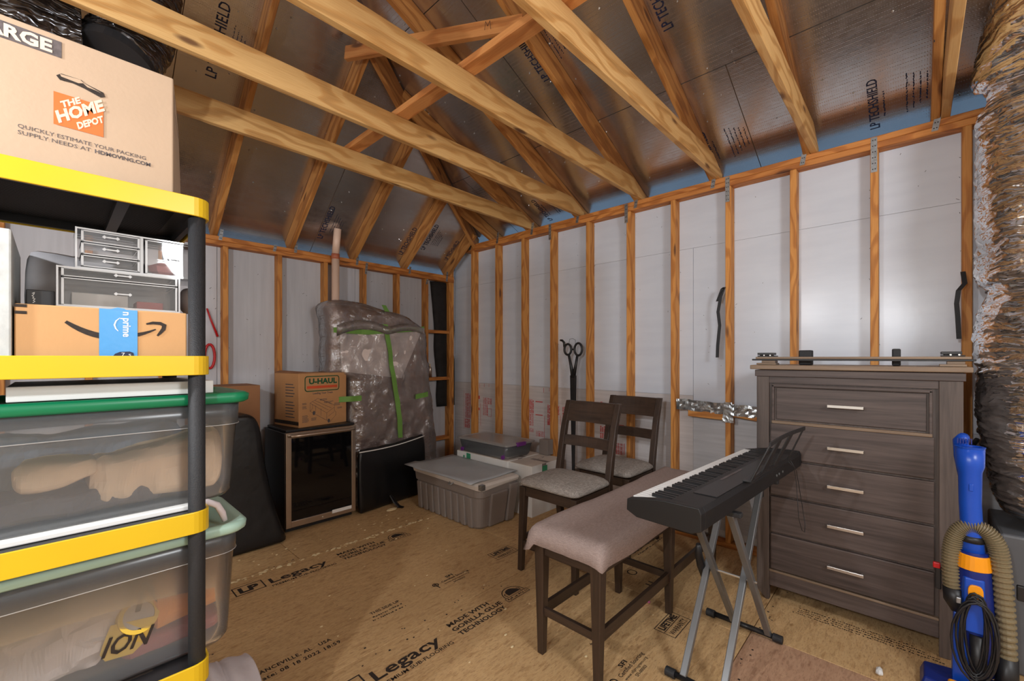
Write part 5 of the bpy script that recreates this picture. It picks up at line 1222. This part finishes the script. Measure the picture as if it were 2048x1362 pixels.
for k in range(9):
    w_ = .012+.006*k; s = -1 if k % 2 else 1
    mb = MB(); P = []
    for q in range(21):
        a = 2*PI*q/20; P.append((vx-.070-.003*k+.004*math.sin(3*a+k), vy-.012+s*.004+(.028+.0045*k)*math.cos(a)+.004*math.sin(2*a+k), .29+.16*math.sin(a)-.004*k))
    mk('cord_loop', mb.tube(P, .0042, 6, cap=False), 'black', t, smooth=True)
mk('plug', MB().box(vx-.085, vx-.065, vy+.030, vy+.045, .395, .42), 'zinc', t, bevel=.003)
mk('floor_head', MB().hexa([(vx-.20, vy-.14, .003), (vx-.10, vy+.155, .003), (vx+.05, vy+.155, .003), (vx+.05, vy-.14, .003)], [(vx-.17, vy-.13, .055), (vx-.08, vy+.14, .045), (vx+.04, vy+.14, .05), (vx+.04, vy-.13, .075)]), 'blued', t, bevel=.006)
mk('head_trim', MB().box(vx-.13, vx-.08, vy+.0, vy+.07, .05, .075), 'orange_p', t, bevel=.01, seg=3); mk('head_trim', MB().box(vx-.12, vx-.08, vy-.10, vy-.03, .06, .082), 'orange_p', t, bevel=.01, seg=3)
mk('neck', MB().hexa([(vx-.05, vy-.03, .04), (vx-.05, vy+.055, .04), (vx+.03, vy+.055, .04), (vx+.03, vy-.03, .04)], [(vx-.04, vy-.01, .32), (vx-.04, vy+.05, .34), (vx+.02, vy+.05, .34), (vx+.02, vy-.01, .32)]), 'bluep', t, bevel=.006)
mk('side_clip', MB().box(vx+.0, vx+.02, vy+.085, vy+.105, .40, .50), 'black', t, bevel=.004); mk('red_tab', MB().box(vx-.002, vx+.016, vy+.088, vy+.112, .49, .515), 'red', t, bevel=.004)
mk('side_clip', MB().box(vx-.01, vx+.01, vy-.152, vy-.128, .44, .50), 'black', t, bevel=.004)

# ================================================================== foil ducts, cabinet
def duct(name, label, path, rad, mat, seed, fold=.012, n=48, extra=None):
    t = thing(name, label, 'duct', path[0])
    P = spline(path, 64); rs = []
    up = Vector((1, 0, 0)); R0 = rad if callable(rad) else (lambda u, p_: rad)
    u_ = None
    for i, p in enumerate(P):
        q = i/(len(P)-1); d = (P[min(i+1, len(P)-1)]-P[max(i-1, 0)]).normalized()
        if u_ is None: a = Vector((0, 1, 0)) if abs(d.y) < .9 else Vector((1, 0, 0)); u_ = a
        u_ = (u_-d*u_.dot(d)).normalized(); v_ = d.cross(u_); r = R0(q, p); ring = []
        for k in range(n):
            a = 2*PI*k/n; c = u_*math.cos(a)+v_*math.sin(a); w_ = p+c*r
            f = (.5-abs(noise.noise(Vector((w_.x*4, w_.y*4, w_.z*26+seed)))))*fold*1.1+(.5-abs(noise.noise(Vector((w_.x*10, w_.y*10, w_.z*62+seed)))))*fold*.55+noise.noise(w_*4+Vector((seed, 0, 0)))*fold*1.4
            ring.append(w_+c*f)
        rs.append(ring)
    mk('foil_jacket', MB().rings(rs), mat, t, smooth=True); return t
cx, cy = 3.11, -.462
def rad1(q, p):
    z = p.z; r = .242
    for zp, d, wd in ((1.715, .035, .045), (2.64, .05, .05)): r -= d*math.exp(-((z-zp)/wd)**2)
    if z > 2.68: r += .02
    if z < .85: r -= .06*((.85-z)/.15)**2
    return r
t = duct('flexible_duct', 'silver foil flexible duct hanging at right beside the dresser', [(cx+.02, cy-.06, .70), (cx, cy-.01, .95), (cx, cy, 1.4), (cx, cy, 1.9), (cx, cy, 2.45), (cx-.02, cy, 2.66), (cx-.08, cy-.01, 2.80), (cx-.16, cy-.03, 2.93), (cx-.24, cy-.05, 3.04)], rad1, 'duct_foil', 1, .016, 96)
mk('tie_strap', MB().tube([(cx+.212*math.cos(a), cy+.212*math.sin(a), 1.72+.01*math.sin(a)) for a in [2*PI*k/40 for k in range(41)]], .007, 6, cap=False), 'black', t)
M['dred'] = plain('red_foil_print', srgb(150, 50, 50), .4, var=.3)
mb = MB()
for k in range(16):
    z = .95+.75*random.random(); a = PI-.15+random.uniform(-.05, .5)
    mb.tube([(cx+(.252)*math.cos(a+.05*j), cy+.252*math.sin(a+.05*j), z+.008*j) for j in range(4)], .003, 4)
mk('red_print', mb, 'dred', t)
mk('paper_label', MB().rings([[(cx+.222*math.cos(a), cy-.03+.222*math.sin(a), z) for a in (2.58, 2.66, 2.74)] for z in (.765, .835)], cap=False, closed=False), 'whitebox', t)
o = mk('equipment_cabinet', MB().box(2.93, 3.39, -1.25, -.275, 0, .615), 'graycab', bevel=.012); tag(o, 'dark grey cabinet on the floor under the foil duct', 'cabinet')
o = mk('supply_line', MB().tube(spline([(3.33, -.235, .98), (3.28, -.20, .92), (3.25, -.19, .86), (3.24, -.19, .70), (3.26, -.20, .40), (3.28, -.215, .02)], 8), .011, 8), 'black', smooth=True); tag(o, 'black cable running down the wall beside the foil duct', 'cable')
t = duct('dark_duct', 'black film-wrapped duct running above the large carton', [(-1.9, 2.66, 2.70), (-1.2, 2.66, 2.72), (-.6, 2.66, 2.74), (.06, 2.70, 2.775)], .26, 'duct_dark', 5, .02)
t = duct('dark_duct', 'short glossy duct stub with black collar behind the ceiling joist', [(.19, 2.52, 2.70), (.23, 2.56, 2.80), (.27, 2.62, 2.95), (.30, 2.70, 3.2)], .135, 'duct_dark', 9, .012)
mk('collar', MB().tube([(.185, 2.515, 2.672), (.197, 2.527, 2.712)], [.136, .138], 32), 'black', t)
